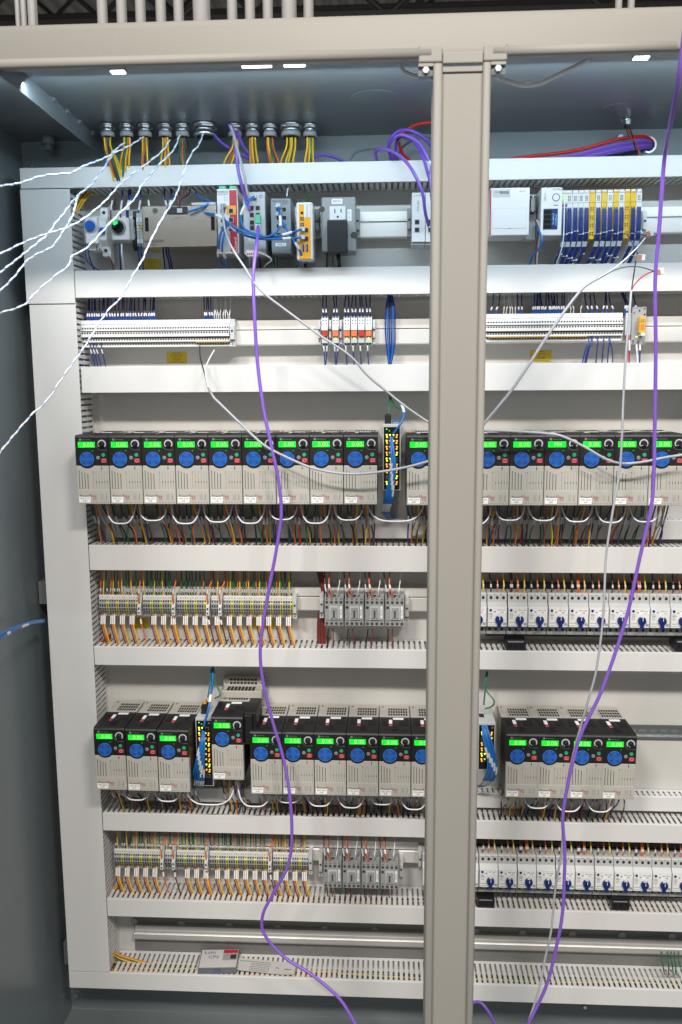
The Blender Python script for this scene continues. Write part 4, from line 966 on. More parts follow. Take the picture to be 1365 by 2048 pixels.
# grey switch
t=top('network_switch','slate grey network switch with eight ports','network switch',544,507,.115)
w,h=.0415,Z(565,388,.115)-Z(565,498,.115)
MB().box(0,w,-.115,-.034,0.0,h,'switchgrey').build('case',t,.001)
MB().box(.001,w-.001,-.1154,-.115,.001,h-.001,'switchgrey').build('front_panel',t)
ports(t,(w*.25,w*.55),(h*.75,h*.60,h*.45,h*.29),-.1154)
MB().text('Allen-Bradley',.0062,w*.47,h*.955,-.1157,'ink').text('Stratix 2000',.0055,w*.50,h*.905,-.1157,'ink').build('printed_marks',t)
MB().box(w*.2,w*.75,-.1158,-.1154,h*.13,h*.19,'paper').text('SWR-2',.0050,w*.47,h*.16,-.1160,'ink').build('tag_label',t)
# orange mini computer
t=top('mini_computer','small orange and white box computer standing upright','computer',594,520,.125)
w,h=.0345,Z(612,401,.125)-Z(612,517,.125)
MB().box(0,w,-.125,-.050,0.0,h,'whiteplastic').build('case',t,.004,seg=3)
MB().box(w*.17,w*.88,-.1258,-.125,h*.02,h*.96,'orangeplastic').build('front_panel',t,.0003)
MB().box(w*.48,w*.86,-.1262,-.1258,h*.73,h*.955,'whiteplastic').text('ONLOGIC',.0062,w*.68,h*.84,-.1264,'greyink',rot=PI/2).build('printed_marks',t)
MB().cyl((w*.36,-.1258,h*.81),.0030,'y',-.0006,'dark',16).build('power_button',t)
for zz in (.68,.58): MB().box(w*.26,w*.46,-.1264,-.1258,h*zz,h*zz+.007,'dark').box(w*.34,w*.38,-.1266,-.1264,h*zz+.001,h*zz+.006,'lightgrey').build('usb_port',t)
for xx in (.32,.56): MB().box(w*xx,w*xx+.005,-.1264,-.1258,h*.14,h*.27,'navyplastic').box(w*xx+.001,w*xx+.002,-.1266,-.1264,h*.15,h*.26,'lightgrey').build('usb_port',t)
ports(t,(w*.44,),(h*.47,h*.32),-.1258)
clamp(X(631,455,.06),zA,'grey end clamp beside the orange computer',.009,.062,'midgrey',.060)
# outlet box with charger
t=top('power_outlet','grey rail-mounted mains outlet box beside the orange computer','power outlet',644,504,.095)
w,h=X(712,504,.095)-X(644,504,.095),Z(678,394,.095)-Z(678,504,.095)
MB().box(0,w,-.095,-.034,0,h,'greyplastic').build('outlet_box',t,.004,seg=3)
MB().box(w*.24,w*.70,-.0962,-.095,h*.42,h*.83,'whiteplastic').box(w*.38,w*.41,-.0966,-.0962,h*.70,h*.78,'dark').box(w*.56,w*.59,-.0966,-.0962,h*.71,h*.78,'dark').cyl((w*.48,-.0962,h*.635),.0024,'y',-.0004,'dark',12).build('socket_face',t,.0005)
MB().box(w*.30,w*.62,-.0956,-.095,h*.87,h*.965,'paper').text('RECS-1',.0058,w*.46,h*.918,-.0959,'ink').build('tag_label',t)
MB().box(w*.76,w*.88,-.0956,-.095,h*.56,h*.77,'paper').text('15A 125V',.0045,w*.82,h*.665,-.0959,'greyink',rot=PI/2).build('rating_label',t)
MB().cyl((w*.02,-.090,h*.78),.006,'y',-.0055,'slot',16).cyl((w*.95,-.090,h*.30),.007,'y',-.0055,'slot',16).build('screw_recess',t)
t=top('charger','black plug-in charger pushed into the grey outlet box','charger',655,507,.135)
MB().box(0,X(695,507,.135)-X(655,507,.135),-.135,-.0975,0,Z(675,439,.135)-Z(675,507,.135),'black').build('charger_body',t,.003,seg=3)
MB().cyl((.022,-.115,0),.005,'z',-.014,'black',12,r2=.003).build('cord_relief',t)
clamp(X(711,455,.06),zA,'grey end clamp after the outlet box',.010,.060,'greyplastic',.060)
clamp(X(815,450,.06),zA,'grey end clamp before the white bus modules',.008,.058,'greyplastic',.060)
for i,(pa,lt,wx) in enumerate(((824,'CX2500',27),(851.5,'CX2550',27))):
    t=top('bus_module',('white bus module with two network ports left of the post','white bus module cut by the centre post')[i],'control module',pa,484,.100)
    w=X(pa+wx,484,.1)-X(pa,484,.1); h=Z(840,385,.1)-Z(840,484,.1)
    MB().box(0,w-.0005,-.100,-.034,.0,h,'whiteplastic').box(0,w-.0005,-.095,-.034,-.005,0,'lightgrey').build('case',t,.001)
    ports(t,(w*.2,),(h*.35,h*.19),-.100)
    MB().text(lt,.0055,w*.45,h*.94,-.1003,'greyink').text(('PC5-4X1','PC5-3X1')[i],.006,w*.45,h*.73,-.1003,'ink',rot=PI/2).build('printed_marks',t)
# industrial computer
t=top('industrial_computer','wide white industrial computer with a red edge beyond the post','computer',980,471,.110)
w,h=X(1058,471,.11)-X(980,471,.11),Z(1020,376,.11)-Z(1020,471,.11)
MB().box(0,w,-.110,-.034,0,h,'whiteplastic').box(w,w+.022,-.060,-.034,-.002,h-.004,'lightgrey').build('case',t,.0012)
MB().box(-.0006,.0018,-.1106,-.108,.002,h-.003,'redpaint').build('red_edge',t)
MB().box(.004,w-.006,-.1104,-.110,h*.14,h*.57,'lightgrey').box(.0045,w-.0065,-.1107,-.1104,h*.145,h*.565,'whiteplastic').box(w*.48,w*.53,-.1109,-.1107,h*.14,h*.15,'dark').build('front_flap',t)
s=MB().box(.004,w*.50,-.1104,-.110,h*.80,h*.97,'lightgrey')
for k in range(9): s.box(w*.24+k*.0021,w*.24+.001+k*.0021,-.1107,-.1104,h*.87,h*.93,'ink')
s.text('BECKHOFF',.0030,.0085,h*.91,-.1107,'ink','L'); s.build('barcode_label',t)
MB().box(w*.66,w*.98,-.1104,-.110,h*.86,h*.98,'paper').text('PC5-1',.0055,w*.82,h*.92,-.1107,'greyink').build('tag_label',t)
t=top('data_connector','black data plug on the side of the white computer','plug',1060,425,.085)
MB().box(0,.012,-.085,-.062,0,.034,'black').box(.002,.010,-.0856,-.085,.004,.030,'greyplastic').build('plug_body',t,.001)
MB().cyl((.006,-.0856,.002),.0015,'y',-.002,'steel',8).cyl((.006,-.0856,.0315),.0015,'y',-.002,'steel',8).build('thumb_screw',t)
# controller with ring and display
t=top('bus_controller','white bus controller with a round emblem and a small blue display','controller',1081,471,.105)
w,h=X(1123,471,.105)-X(1081,471,.105),Z(1100,375,.105)-Z(1100,471,.105)
MB().box(0,w,-.105,-.034,0,h,'whiteplastic').build('case',t,.0012)
MB().ring(w*.70,h*.79,.0065,.0080,0,360,-.105,'navyplastic',28).build('ring_emblem',t)
MB().text('CX7080',.0058,w*.72,h*.955,-.1053,'greyink').text('CPU-1',.006,w*.18,h*.80,-.1053,'ink',rot=PI/2).box(w*.58,w*.80,-.1053,-.105,h*.62,h*.635,'dark').build('printed_marks',t)
s=MB().box(w*.12,w*.80,-.1056,-.105,h*.125,h*.555,'dark')
for k in range(4): s.box(w*.16,w*.48,-.1060,-.1056,h*(.15+k*.10),h*(.15+k*.10)+.007,'blackgloss')
s.box(w*.52,w*.79,-.1059,-.1056,h*.13,h*.55,'navyplastic'); s.text('192.168.0.71',.0046,w*.60,h*.34,-.1062,'oled',rot=PI/2).text('CX-5AFLcom',.0042,w*.72,h*.32,-.1062,'oled',rot=PI/2)
s.build('display',t)
# input/output modules
io=[(1123,0),(1132.7,1),(1144.3,1),(1155.7,1),(1166.8,1),(1178.4,2),(1190.3,1),(1202.1,2),(1213.7,1),(1225.3,2),(1236.6,1),(1247.8,2),(1259.6,2),(1271.3,1)]
zi=Z(1200,470,.095); hi=Z(1200,383,.095)-zi
IOP={}
def io_proto(k):
    t=thing('io_module','x','control module',0,0,'slim input and output modules'); w=.0118
    m='yellowplastic' if k==2 else 'whiteplastic'
    zz=0 if k!=2 else -.008
    MB().box(.0002,w-.0002,-.095,-.034,zz,hi,m).box(.001,w-.001,-.0935,-.034,hi,hi+.004,m).build('module_body',t,.0006)
    s=MB()
    rows=(.655,.50,.345,.19,.03)
    for r in range(4):
        zc=hi*(.56-.17*r)+(zz*.2*r)
        for c in range(2):
            for d in (0,.0045): s.box(.0022+c*.0046,.0046+c*.0046,-.0956,-.095,zc+d,zc+d+.0028,'slot' if k!=2 else 'ink')
        s.box(.0004,w-.0004,-.0954,-.095,zc-.0034,zc-.0027,'greyink')
    s.box(.0004,w-.0004,-.0954,-.095,hi*.965,hi*.975,'greyink').box(.0004,w-.0004,-.0954,-.095,hi*.745,hi*.752,'slot')
    s.build('terminal_holes',t)
    s=MB()
    for r in range(4):
        for c in range(2): s.box(.0026+c*.0034,.0052+c*.0034,-.0954,-.095,hi*(.79+r*.033),hi*(.79+r*.033)+.002,'greyink' if k==1 else ('greenled' if k==0 and (r+c)%2 else 'peyellow'))
    s.build('indicator_lights',t)
    MB().box(.0012,w-.0012,-.0941,-.0936,hi+.0006,hi+.0034,'paper').build('tag_label',t)
    return t
cnt={0:0,1:0,2:0}
for i,(px,k) in enumerate(io):
    lab={0:'slim white power feed module with red and blue clips beside the controller',1:f'{nth(cnt[1])} slim white module of the wired control stack',2:f'{nth(cnt[2])} slim yellow safety module of the wired control stack'}[k]; cnt[k]+=1
    xx=X(px,440,.095)
    if k not in IOP: IOP[k]=io_proto(k); t=IOP[k]; t.location=(xx,0,zi); t['label']=lab
    else: t=dup(IOP[k],xx,zi,lab)
    if k==0: MB().box(.0005,.0055,-.0962,-.0955,hi*.66,hi*.72,'redkey').box(.006,.011,-.0962,-.0955,hi*.66,hi*.72,'bluekey').build('colour_clip',t)
clamp(X(1284,450,.06),Z(1284,447,.06),'white end clamp after the wired control stack',.009,.052,'whiteplastic',.062)
# blue looms below the modules
for i,(px,k) in enumerate(io):
    if k==2 and i in(5,11): continue
    xx=X(px,440,.095)+.006; nW=3
    t=thing('wire_loom', f'{nth(i)} bundle of dark blue wires falling from the control stack, tied with white ties','wire bundle',xx,zi,'dark blue wire bundles of the control stack')
    lean=-.011-.0012*(i%4)-.004*(i%3==0); ztop=(.62,.60)[k==2]*hi
    end=DU['2'][1]-zi-.012
    for q in range(nW):
        o=(q-1)*.0030
        MB().tube([(o*.9,-.0962,ztop),(o,-.0985,ztop*.6),(o*1.0,-.0985,0),(o*.9,-.090,-.020),(o*.8+lean*.5,-.080,-.042),(o*.7+lean,-.060,end)],.0015,'w_navy',6,5).build('blue_wire',t)
    for q in range(nW):
        o=(q-1)*.0030; MB().tube([(o*.96,-.0935,-.012),(o*.9+lean*.08,-.0895,-.022)],.0022,'clear',6,raw=True).build('marker_sleeve',t)
    for zz,dx in ((.002+.003*(i%3),0),(-.036-.004*(i%4),lean*.45),(-.055-.004*(i%3),lean*.72)):
        yy=-.0985 if zz>-.01 else (-.081 if zz>-.05 else -.070)
        MB().ring(dx,0,.0042,.0050,0,360,0,'lightgrey',12,.0014).build('cable_tie',t,loc=(0,yy+.002,zz)).rotation_euler=(PI/2,0,0)
        MB().box(dx+.004,dx+.0068,yy-.004,yy,zz-.0014,zz+.0014,'whiteplastic').build('tie_head',t)
# white wire in the power feed module
wire('signal_wire',[at(1130,400,.10),at(1129,430,.105),at(1127,480,.10),at(1120,510,.09),at(1112,529,.07)],.0014,'w_white','curving down from the white power feed module','single wires near the control stack')
# lever connectors
def lever(label,px,py,dep,rot=0):
    p=at(px,py,dep); t=thing('lever_connector',label,'wire connector',p.x,p.z,'lever wire connectors',y=-dep)
    MB().box(0,.019,-.006,.006,-.0075,.0075,'clear').build('connector_body',t,.001)
    s=MB()
    for k in range(3): s.box(-.0005,.0095,-.0078,-.006,-.0062+k*.0044,-.0028+k*.0044,'orangelever')
    s.build('orange_levers',t); t.rotation_euler=(0,rot,0); t.scale=(.8,.8,.8); return t
lever('clear lever connector with orange levers hanging below the control stack',1275,515,.13,.05)
t=lever('clear lever connector held by the thin wires above the wide grey cable',1312,545,.20,-.2)
t=lever('clear lever connector beside the last blue bundle',1292,470,.12,-.3)
for pts,c,w_ in (([at(1262,452,.10),at(1272,466,.12),at(1292,471,.122)],'w_navy','running to the clear lever connectors'),([at(1256,470,.10),at(1262,480,.12),at(1276,508,.13)],'w_navy','running to the clear lever connectors'),
                 ([at(1291,476,.122),at(1270,500,.15),at(1235,532,.2),at(1198,556,.24)],'w_white','leaving the end of the wide grey cable'),([at(1312,543,.20),at(1285,535,.21),at(1258,533,.22),at(1230,540,.23),at(1198,557,.24)],'w_dgrey','leaving the end of the wide grey cable'),
                 ([at(1272,522,.13),at(1268,550,.16),at(1263,582,.2)],'w_black','at the end of the thin hanging grey cable'),([at(1312,541,.20),at(1290,550,.20),at(1272,566,.2),at(1263,582,.2)],'w_red','at the end of the thin hanging grey cable')):
    wire('loose_wire',pts,.0013,c,w_,'loose wires at the lever connectors')
# ================================================================== stickers, plates
def sticker(px0,py0,px1,py1,dep,lines,label):
    a=at(px0,py0,dep); b=at(px1,py1,dep); w=b.x-a.x; h=a.z-b.z
    m=MB().box(a.x,b.x,-dep-.0005,-dep,b.z,a.z,'sticker')
    for i,l in enumerate(lines): m.text(l,h/len(lines)*.78,(a.x+b.x)/2,a.z-h*(i+.55)/len(lines),-dep-.0008,'ink')
    return tag(m.build('warning_sticker'),label,'sticker','yellow wiring stickers')
L5=['USE 60/75 C','CU WIRES ONLY','& 18 TO 12','WIRE SIZE','TORQUE 4.5 IN-LBS']
sticker(334,704,374,726,.0005,L5,'yellow wiring sticker under the first pale terminal strip')
sticker(1061,701,1103,723,.0005,L5,'yellow wiring sticker under the second pale terminal strip')
sticker(284,518,323,538,.0005,L5,'yellow wiring sticker under the metal power supply')
sticker(264,1236,299,1256,.0005,L5,'yellow wiring sticker near the start of the upper coloured terminals')
sticker(506,1238,549,1257,.0005,L5,'yellow wiring sticker near the end of the upper coloured terminals')
# small printed tags on the panel beside the first devices
for i,(s,px,py,sz,rt) in enumerate((('CB-BATT-1',231,410,.0052,PI/2),('SW-LGT-1',262,404,.0048,0),('OFF-1',208,404,.0048,0))):
    p=at(px,py,.001); 
    tag(MB().box(-.0012 if rt else -.014,.0012 if rt else .014,-.0004,0,-.012 if rt else -.002,.012 if rt else .002,'panelpaint').text(s,sz,0,0,-.0006,'ink',rot=rt).build('panel_tag',loc=(p.x,-.0006,p.z)),f'small printed tag reading {s} on the panel','tag')
# cardboard box and paper slip on bottom duct
zt8=-1.4420
a=at(394,1942,.085); b=at(470,1932,.085)
t=thing('cardboard_box','small grey cardboard box with handwriting lying on the bottom duct','box',a.x,zt8+.0005,None,-.045)
bw=b.x-a.x
MB().box(0,bw,-.040,.030,0,.016,'cardboardgrey').build('carton',t,.0006)
MB().box(.002,bw-.001,-.0385,.028,.016,.0163,'slippaper').build('top_label',t)
lab=MB()
lab.text('Lulu',.017,bw*.24,.018,.0,'blueink').text('CPS',.016,bw*.36,.000,0,'blueink')
lo=lab.build('handwriting',t); lo.rotation_euler=(-PI/2,0,0); lo.location=(0,0,.0166)
MB().box(bw*.60,bw*.98,.014,.027,.0164,.0166,'redpaint').box(bw*.60,bw*.98,-.012,.013,.0164,.0166,'greyplastic').box(bw*.80,bw*.95,-.008,.008,.0166,.0168,'ink').build('printed_panel',t)
MB().text('CPS',.012,bw*.5,.008,-.0404,'blueink').build('side_writing',t)
t.rotation_euler=(0,0,math.radians(4)); 
p=at(470,1918,.05)
t=thing('paper_slip','long folded paper slip with printed tables beside the cardboard box','paper',p.x+.004,zt8+.001,None,-.062)
MB().prism([(0,.006),(.070,.003),(.120,.0012),(.148,.004),(.148,.0043),(.120,.0015),(.070,.0033),(0,.0063)],'y',-.012,.034,'slippaper').build('paper_sheet',t)
s=MB()
for i in range(9):
    for j in range(6): s.box(.036+i*.0055,.040+i*.0055,-.008+j*.0062,-.006+j*.0062,.0055-i*.0003,.0059-i*.0003,'greyink')
s.box(.006,.034,.022,.0235,.0060,.0066,'greenkey').box(.100,.108,.008,.010,.0028,.0034,'greyink').box(.122,.140,.004,.006,.0030,.0046,'greyink')
s.build('printed_table',t); t.rotation_euler=(0,0,math.radians(-3.0))
# ================================================================== cables
def cable(name,pts,r,m,label,group=None,n=9,cat='cable',sub=6,sleeves=(),swm='whiteplastic'):
    P=[at(*q) for q in pts]
    o=MB().tube(P,r,m,n,sub).build(name); tag(o,label,cat,group)
    S=smoothpath(P,8); L=len(S)-1
    for a,b in sleeves: MB().tube(S[int(a*L):int(b*L)+2],r*1.25,swm,n,raw=True).build('cable_label',o)
    return o
g='purple network cables'
cable('network_cable',[(517,452,.135),(515,480,.16),(510,520,.18),(507,560,.19),(510,640,.2),(516,730,.2),(528,820,.21),(545,900,.22),(558,965,.22),(563,1030,.22),(553,1100,.22),(540,1170,.22),(528,1240,.22),(521,1300,.22),(526,1360,.22),(545,1440,.22),(568,1520,.22),(581,1600,.23),(584,1680,.23),(575,1735,.23),(545,1790,.23),(526,1830,.23),(529,1868,.23),(570,1915,.24),(625,1950,.26),(680,1998,.28),(715,2055,.30)],.0036,'w_purple','long purple cable hanging from the green plug down to the cabinet floor',g)
cable('network_cable',[(1374,20,.56),(1366,90,.55),(1357,160,.53),(1343,240,.47),(1330,310,.38),(1323,400,.36),(1318,470,.35),(1311,560,.34),(1312,700,.33),(1310,860,.32),(1308,950,.32),(1302,1020,.32),(1279,1120,.32),(1260,1210,.32),(1241,1275,.32),(1221,1335,.32),(1198,1395,.32),(1165,1462,.32),(1150,1510,.32),(1136,1570,.32),(1126,1635,.32),(1130,1700,.32),(1129,1760,.32),(1125,1830,.32),(1113,1895,.32),(1093,1972,.32),(1055,2052,.32)],.0035,'w_purple','long purple cable hanging in front of the panel from the roof corner',g)
cable('network_cable',[(935,2010,.25),(958,2004,.25),(975,2020,.26),(992,2052,.27)],.0034,'w_purple','short purple cable bend on the cabinet floor beside the post',g)
cable('network_cable',[(424,263,.09),(440,282,.08),(465,300,.07),(500,318,.06),(520,326,.05)],.0034,'w_dpurple','purple cable leaving the widest roof fitting',g)
cable('network_cable',[(474,262,.09),(483,285,.08),(496,305,.07),(515,324,.06)],.0038,'w_dpurple','thick dark purple cable under the seventh roof fitting',g)
cable('network_cable',[(459,250,.12),(467,262,.13),(473,300,.14),(477,340,.14),(484,370,.14),(492,398,.13),(500,420,.13)],.0036,'w_purple','purple cable dropping over the top duct into the white switch',g)
cable('network_cable',[(462,253,.13),(468,270,.135),(478,310,.145),(489,350,.15),(495,385,.145),(503,402,.14)],.0030,'w_grey','pale grey cable beside the purple one over the top duct','grey cables')
cable('network_cable',[(622,318,.06),(640,310,.05),(662,312,.05),(690,324,.04)],.0032,'w_dpurple','short purple cable arching over the top duct near the last fitting',g)
cable('network_cable',[(868,300,.10),(850,277,.12),(820,261,.13),(795,264,.12),(779,285,.11),(782,318,.08)],.0036,'w_dpurple','purple loop beside the post, the highest one',g)
cable('network_cable',[(868,345,.14),(853,310,.14),(835,283,.13),(800,270,.12),(778,292,.10),(786,320,.07)],.0036,'w_purple','purple loop beside the post, the middle one',g,sleeves=((.02,.12),))
cable('network_cable',[(868,382,.15),(857,350,.15),(845,310,.14),(825,280,.12),(798,276,.10),(790,318,.07)],.0034,'w_dpurple','purple loop beside the post, hanging closest to it',g)
cable('network_cable',[(858,452,.11),(851,425,.13),(845,385,.15),(826,342,.15),(800,312,.13),(770,298,.11),(752,303,.09),(755,322,.07)],.0034,'w_purple','purple cable arching over the top duct into the white bus module',g)
cable('network_cable',[(864,452,.12),(866,420,.14),(863,380,.16),(862,345,.16),(870,310,.15)],.0034,'w_purple','purple cable running down along the post edge',g)
cable('power_cable',[(875,246,.09),(850,246,.09),(828,252,.08),(806,266,.07),(799,284,.07),(805,305,.06),(820,320,.05)],.0032,'w_red','red cable looping beside the post','red cables')
cable('power_cable',[(868,272,.07),(840,275,.07),(815,287,.06),(798,305,.05),(795,322,.04)],.0024,'w_dgrey','thin dark grey cable behind the purple loops','grey cables')
cable('power_cable',[(700,322,.05),(712,305,.05),(740,298,.05),(775,299,.05),(790,310,.05)],.0024,'w_dgrey','thin dark grey cable arching behind the top duct','grey cables')
for k in range(4): cable('network_cable',[(1303,283+k*4,-.028),(1290,281+k*5,.0),(1255,285+k*5,.02),(1210,294+k*5,.03),(1150,310+k*4,.04),(1060,326+k*3,.05)],.0036,'w_dpurple' if k%2 else 'w_purple',f'purple cable entering the wall grommet, {nth(k)} from the red one',g)
cable('power_cable',[(1305,282,-.028),(1292,274,.0),(1265,274,.02),(1230,280,.03),(1170,297,.04),(1120,306,.04),(1050,314,.04),(1000,322,.05)],.0036,'w_red','red cable entering the wall grommet with the purple ones','red cables')
p=at(1297,290,-.028)
t=thing('wall_grommet','round steel grommet in the back wall swallowing red and purple cables','grommet',p.x,p.z,None,.029)
MB().ring(0,0,.0135,.0175,0,360,0,'steel',28,.004).build('grommet_ring',t)
MB().cyl((0,-.0006,0),.0133,'y',-.0004,'dark',24).build('hole',t)
for k,(c,pts) in enumerate((('w_green',[(1251,248,.03),(1255,265,.03),(1262,282,.05),(1285,310,.05),(1290,322,.05)]),('w_black',[(1254,248,.03),(1262,262,.04),(1266,275,.05),(1272,300,.06)]),('w_red',[(1252,250,.03),(1262,272,.05),(1276,295,.06),(1281,318,.06)]))):
    wire('loose_wire',[at(*q) for q in pts],.0014,c,'hanging from the small chrome cord grip','thin wires from the cord grip')
g='grey cables'
cable('sensor_cable',[(445,408,.135),(447,440,.15),(455,475,.16),(470,505,.17),(490,535,.18),(505,560,.19),(530,588,.2),(565,615,.2),(600,641,.2),(636,668,.2),(660,684,.2),(692,705,.2),(712,723,.2),(728,743,.2),(748,762,.2),(778,786,.2),(809,811,.21),(860,846,.22),(900,866,.24)],.0024,'w_grey','grey cable running from the red router down to the centre post',g)
cable('sensor_cable',[(900,900,.24),(940,880,.24),(978,836,.24),(1000,810,.24),(1024,780,.24),(1058,730,.24),(1090,680,.24),(1128,625,.24),(1162,581,.24),(1180,566,.24),(1198,556,.24)],.0029,'w_grey','wide grey cable rising from the post to its stripped end below the control stack',g)
cable('sensor_cable',[(418,778,.18),(428,795,.18),(442,809,.19),(482,848,.2),(505,870,.21),(528,890,.22),(556,906,.22),(592,923,.22),(625,936,.22),(667,945,.22),(709,948,.22),(751,945,.22),(806,936,.22),(859,922,.23),(900,905,.24)],.0027,'w_grey','grey cable sagging across the upper drives before the post',g)
cable('sensor_cable',[(920,862,.25),(975,861,.24),(1034,863,.23),(1093,867,.22),(1126,873,.22),(1168,893,.22),(1212,918,.22),(1245,927,.22),(1286,924,.22),(1331,915,.22),(1372,909,.22)],.0027,'w_grey','grey cable sagging across the upper drives beyond the post',g)
cable('sensor_cable',[(1263,580,.2),(1260,620,.21),(1253,700,.22),(1247,800,.23),(1245,860,.24),(1240,940,.24),(1228,1010,.25),(1213,1110,.26),(1207,1230,.28),(1194,1335,.29),(1180,1390,.29),(1160,1460,.29),(1140,1540,.29),(1128,1620,.29),(1124,1700,.29),(1111,1780,.29),(1103,1860,.30),(1090,1920,.30),(1078,1980,.31),(1055,2052,.32)],.0024,'w_grey','thin grey cable hanging straight down beside the long purple cable',g)
for c,pts in (('w_white',[(429,700,.09),(417,722,.12),(411,742,.15),(417,775,.18)]),('w_black',[(400,692,.07),(401,715,.11),(409,745,.15),(417,777,.178)])):
    wire('loose_wire',[at(*q) for q in pts],.0014,c,'feeding the grey cable below the first pale strip','loose core wires')
cable('loop_cable',[(800,126,.435),(808,142,.435),(830,152,.435),(862,156,.435),(900,160,.435),(950,160,.435),(985,150,.435),(1010,160,.435),(1045,170,.435),(1080,167,.435),(1120,148,.435),(1178,120,.435)],.0036,'cablegrey','thick grey cable drooping under the header behind the post',g)
# blue patch cables on network devices
g='blue patch cables'
cable('patch_cable',[(410,425,.13),(432,430,.14),(450,440,.145),(470,455,.15),(495,466,.155),(520,472,.155),(545,474,.15),(565,470,.15),(590,463,.145),(603,459,.135)],.0024,'w_blue','blue patch cable from the power supply to the orange computer, upper one',g,sleeves=((.12,.2),(.78,.86)))
cable('patch_cable',[(452,446,.125),(470,460,.145),(495,472,.15),(525,478,.15),(550,478,.15),(575,477,.145),(603,475,.135)],.0024,'w_blue','blue patch cable from the red router to the orange computer, lower one',g,sleeves=((.1,.18),(.78,.86)))
cable('patch_cable',[(510,392,.13),(500,400,.15),(488,415,.155),(482,435,.155),(488,455,.155),(503,465,.155),(525,471,.155)],.0024,'w_blue','blue patch cable curling off the white switch',g,sleeves=((.3,.45),))
cable('patch_cable',[(557,412,.12),(560,430,.14),(561,450,.15),(552,465,.155),(538,473,.155)],.0024,'w_blue','blue patch cable curving down from the grey switch',g,sleeves=((.3,.5),))
cable('patch_cable',[(558,430,.12),(566,445,.135),(578,465,.14),(590,485,.14),(602,505,.13),(604,520,.11),(592,535,.08)],.0023,'w_blue','blue patch cable crossing from grey switch to the duct below',g,sleeves=((.5,.6),))
cable('patch_cable',[(450,450,.12),(441,470,.13),(438,495,.12),(437,515,.10),(448,533,.08)],.0022,'w_blue','blue patch cable looping under the red router, outer one',g,sleeves=((.55,.7),))
cable('patch_cable',[(452,455,.12),(447,478,.13),(445,500,.12),(452,518,.10),(456,536,.08)],.0022,'w_blue','blue patch cable looping under the red router, inner one',g,sleeves=((.55,.7),))
cable('patch_cable',[(392,385,.05),(402,397,.09),(422,403,.11),(408,413,.13),(376,424,.135)],.0024,'w_blue','blue wire bending over the metal power supply',g)
cable('patch_cable',[(1072,453,.08),(1079,462,.1),(1084,480,.11),(1078,498,.10),(1065,512,.08),(1060,532,.06)],.0026,'w_blue','blue patch cable curling below the white computer',g)
cable('patch_cable',[(-15,1285,.5),(10,1270,.42),(32,1258,.34),(62,1247,.22),(88,1243,.10)],.0032,'w_blue','blue cable entering the frame beside the vertical duct',g,sleeves=((.3,.34),(.62,.66)))
cable('patch_cable',[(-15,1279,.5),(10,1264,.42),(32,1254,.34),(62,1244,.22),(88,1240,.10)],.0026,'w_blue','second thinner blue cable tied to the first beside the vertical duct',g)
cable('patch_cable',[(510,520,.10),(515,505,.125),(535,512,.12),(543,520,.11),(532,530,.09),(528,540,.07)],.0016,'w_white','thin white cable curling under the white switch','white cables')
for a,b in ((500,499),(506,505)): wire('loose_wire',[at(a,492,.12),at(a,510,.115),at(b,535,.06)],.0014,'w_white','under the white switch','thin wires under the network devices')
for a,b,c in ((548,551,'w_teal'),(553,556,'w_teal'),(519,522,'w_black'),(655,654,'w_black'),(666,667,'w_dgrey'),(676,678,'w_black'),(680,681,'w_black'),(609,610,'w_black'),(612,612,'w_black'),
              (327,331,'w_black'),(333,342,'w_navy'),(338,346,'w_navy'),(240,242,'w_navy'),(244,248,'w_white'),(278,280,'w_navy'),(283,288,'w_navy')):
    wire('loose_wire',[at(a,488,.07),at(a,505,.08),at((a+b)/2,520,.075),at(b,545,.05)],.0017,c,'under the devices of the top rail','thin wires under the network devices')
for pts,c in (([(172,487,.06),(172,510,.07),(180,528,.06),(205,545,.04)],'w_navy'),([(176,487,.06),(178,510,.07),(185,530,.05),(190,545,.04)],'w_navy'),([(217,512,.05),(224,525,.05),(228,542,.04)],'w_dkred')):
    wire('loose_wire',[at(*q) for q in pts],.0016,c,'under the timer and breaker','thin wires under the network devices')
for a,b,c in ((245,242,'w_navy'),(258,254,'w_navy'),(261,257,'w_navy'),(282,278,'w_navy'),(330,335,'w_navy'),(342,338,'w_navy'),(344,341,'w_navy'),(226,222,'w_dkred'),(297,299,'w_green')):
    wire('loose_wire',[at(a,378,.05),at(a,395,.06),at(b,420,.06),at(b,438,.055)],.0017,c,'dropping from the top duct to the first devices','wires above the first devices',sleeves=((.45,.7),),swm='sleevewhite')
for pts,c in (([(375,370,.05),(368,385,.1),(358,398,.125),(356,412,.128)],'w_dkred'),([(382,370,.05),(378,388,.09),(362,400,.125),(360,414,.128)],'w_black'),([(598,372,.05),(610,385,.06),(620,395,.07),(615,402,.09),(595,400,.1)],'w_green'),([(578,370,.05),(576,380,.08),(574,392,.1)],'w_white')):
    wire('loose_wire',[at(*q) for q in pts],.0015,c,'looping out of the top duct above the devices','wires above the first devices')
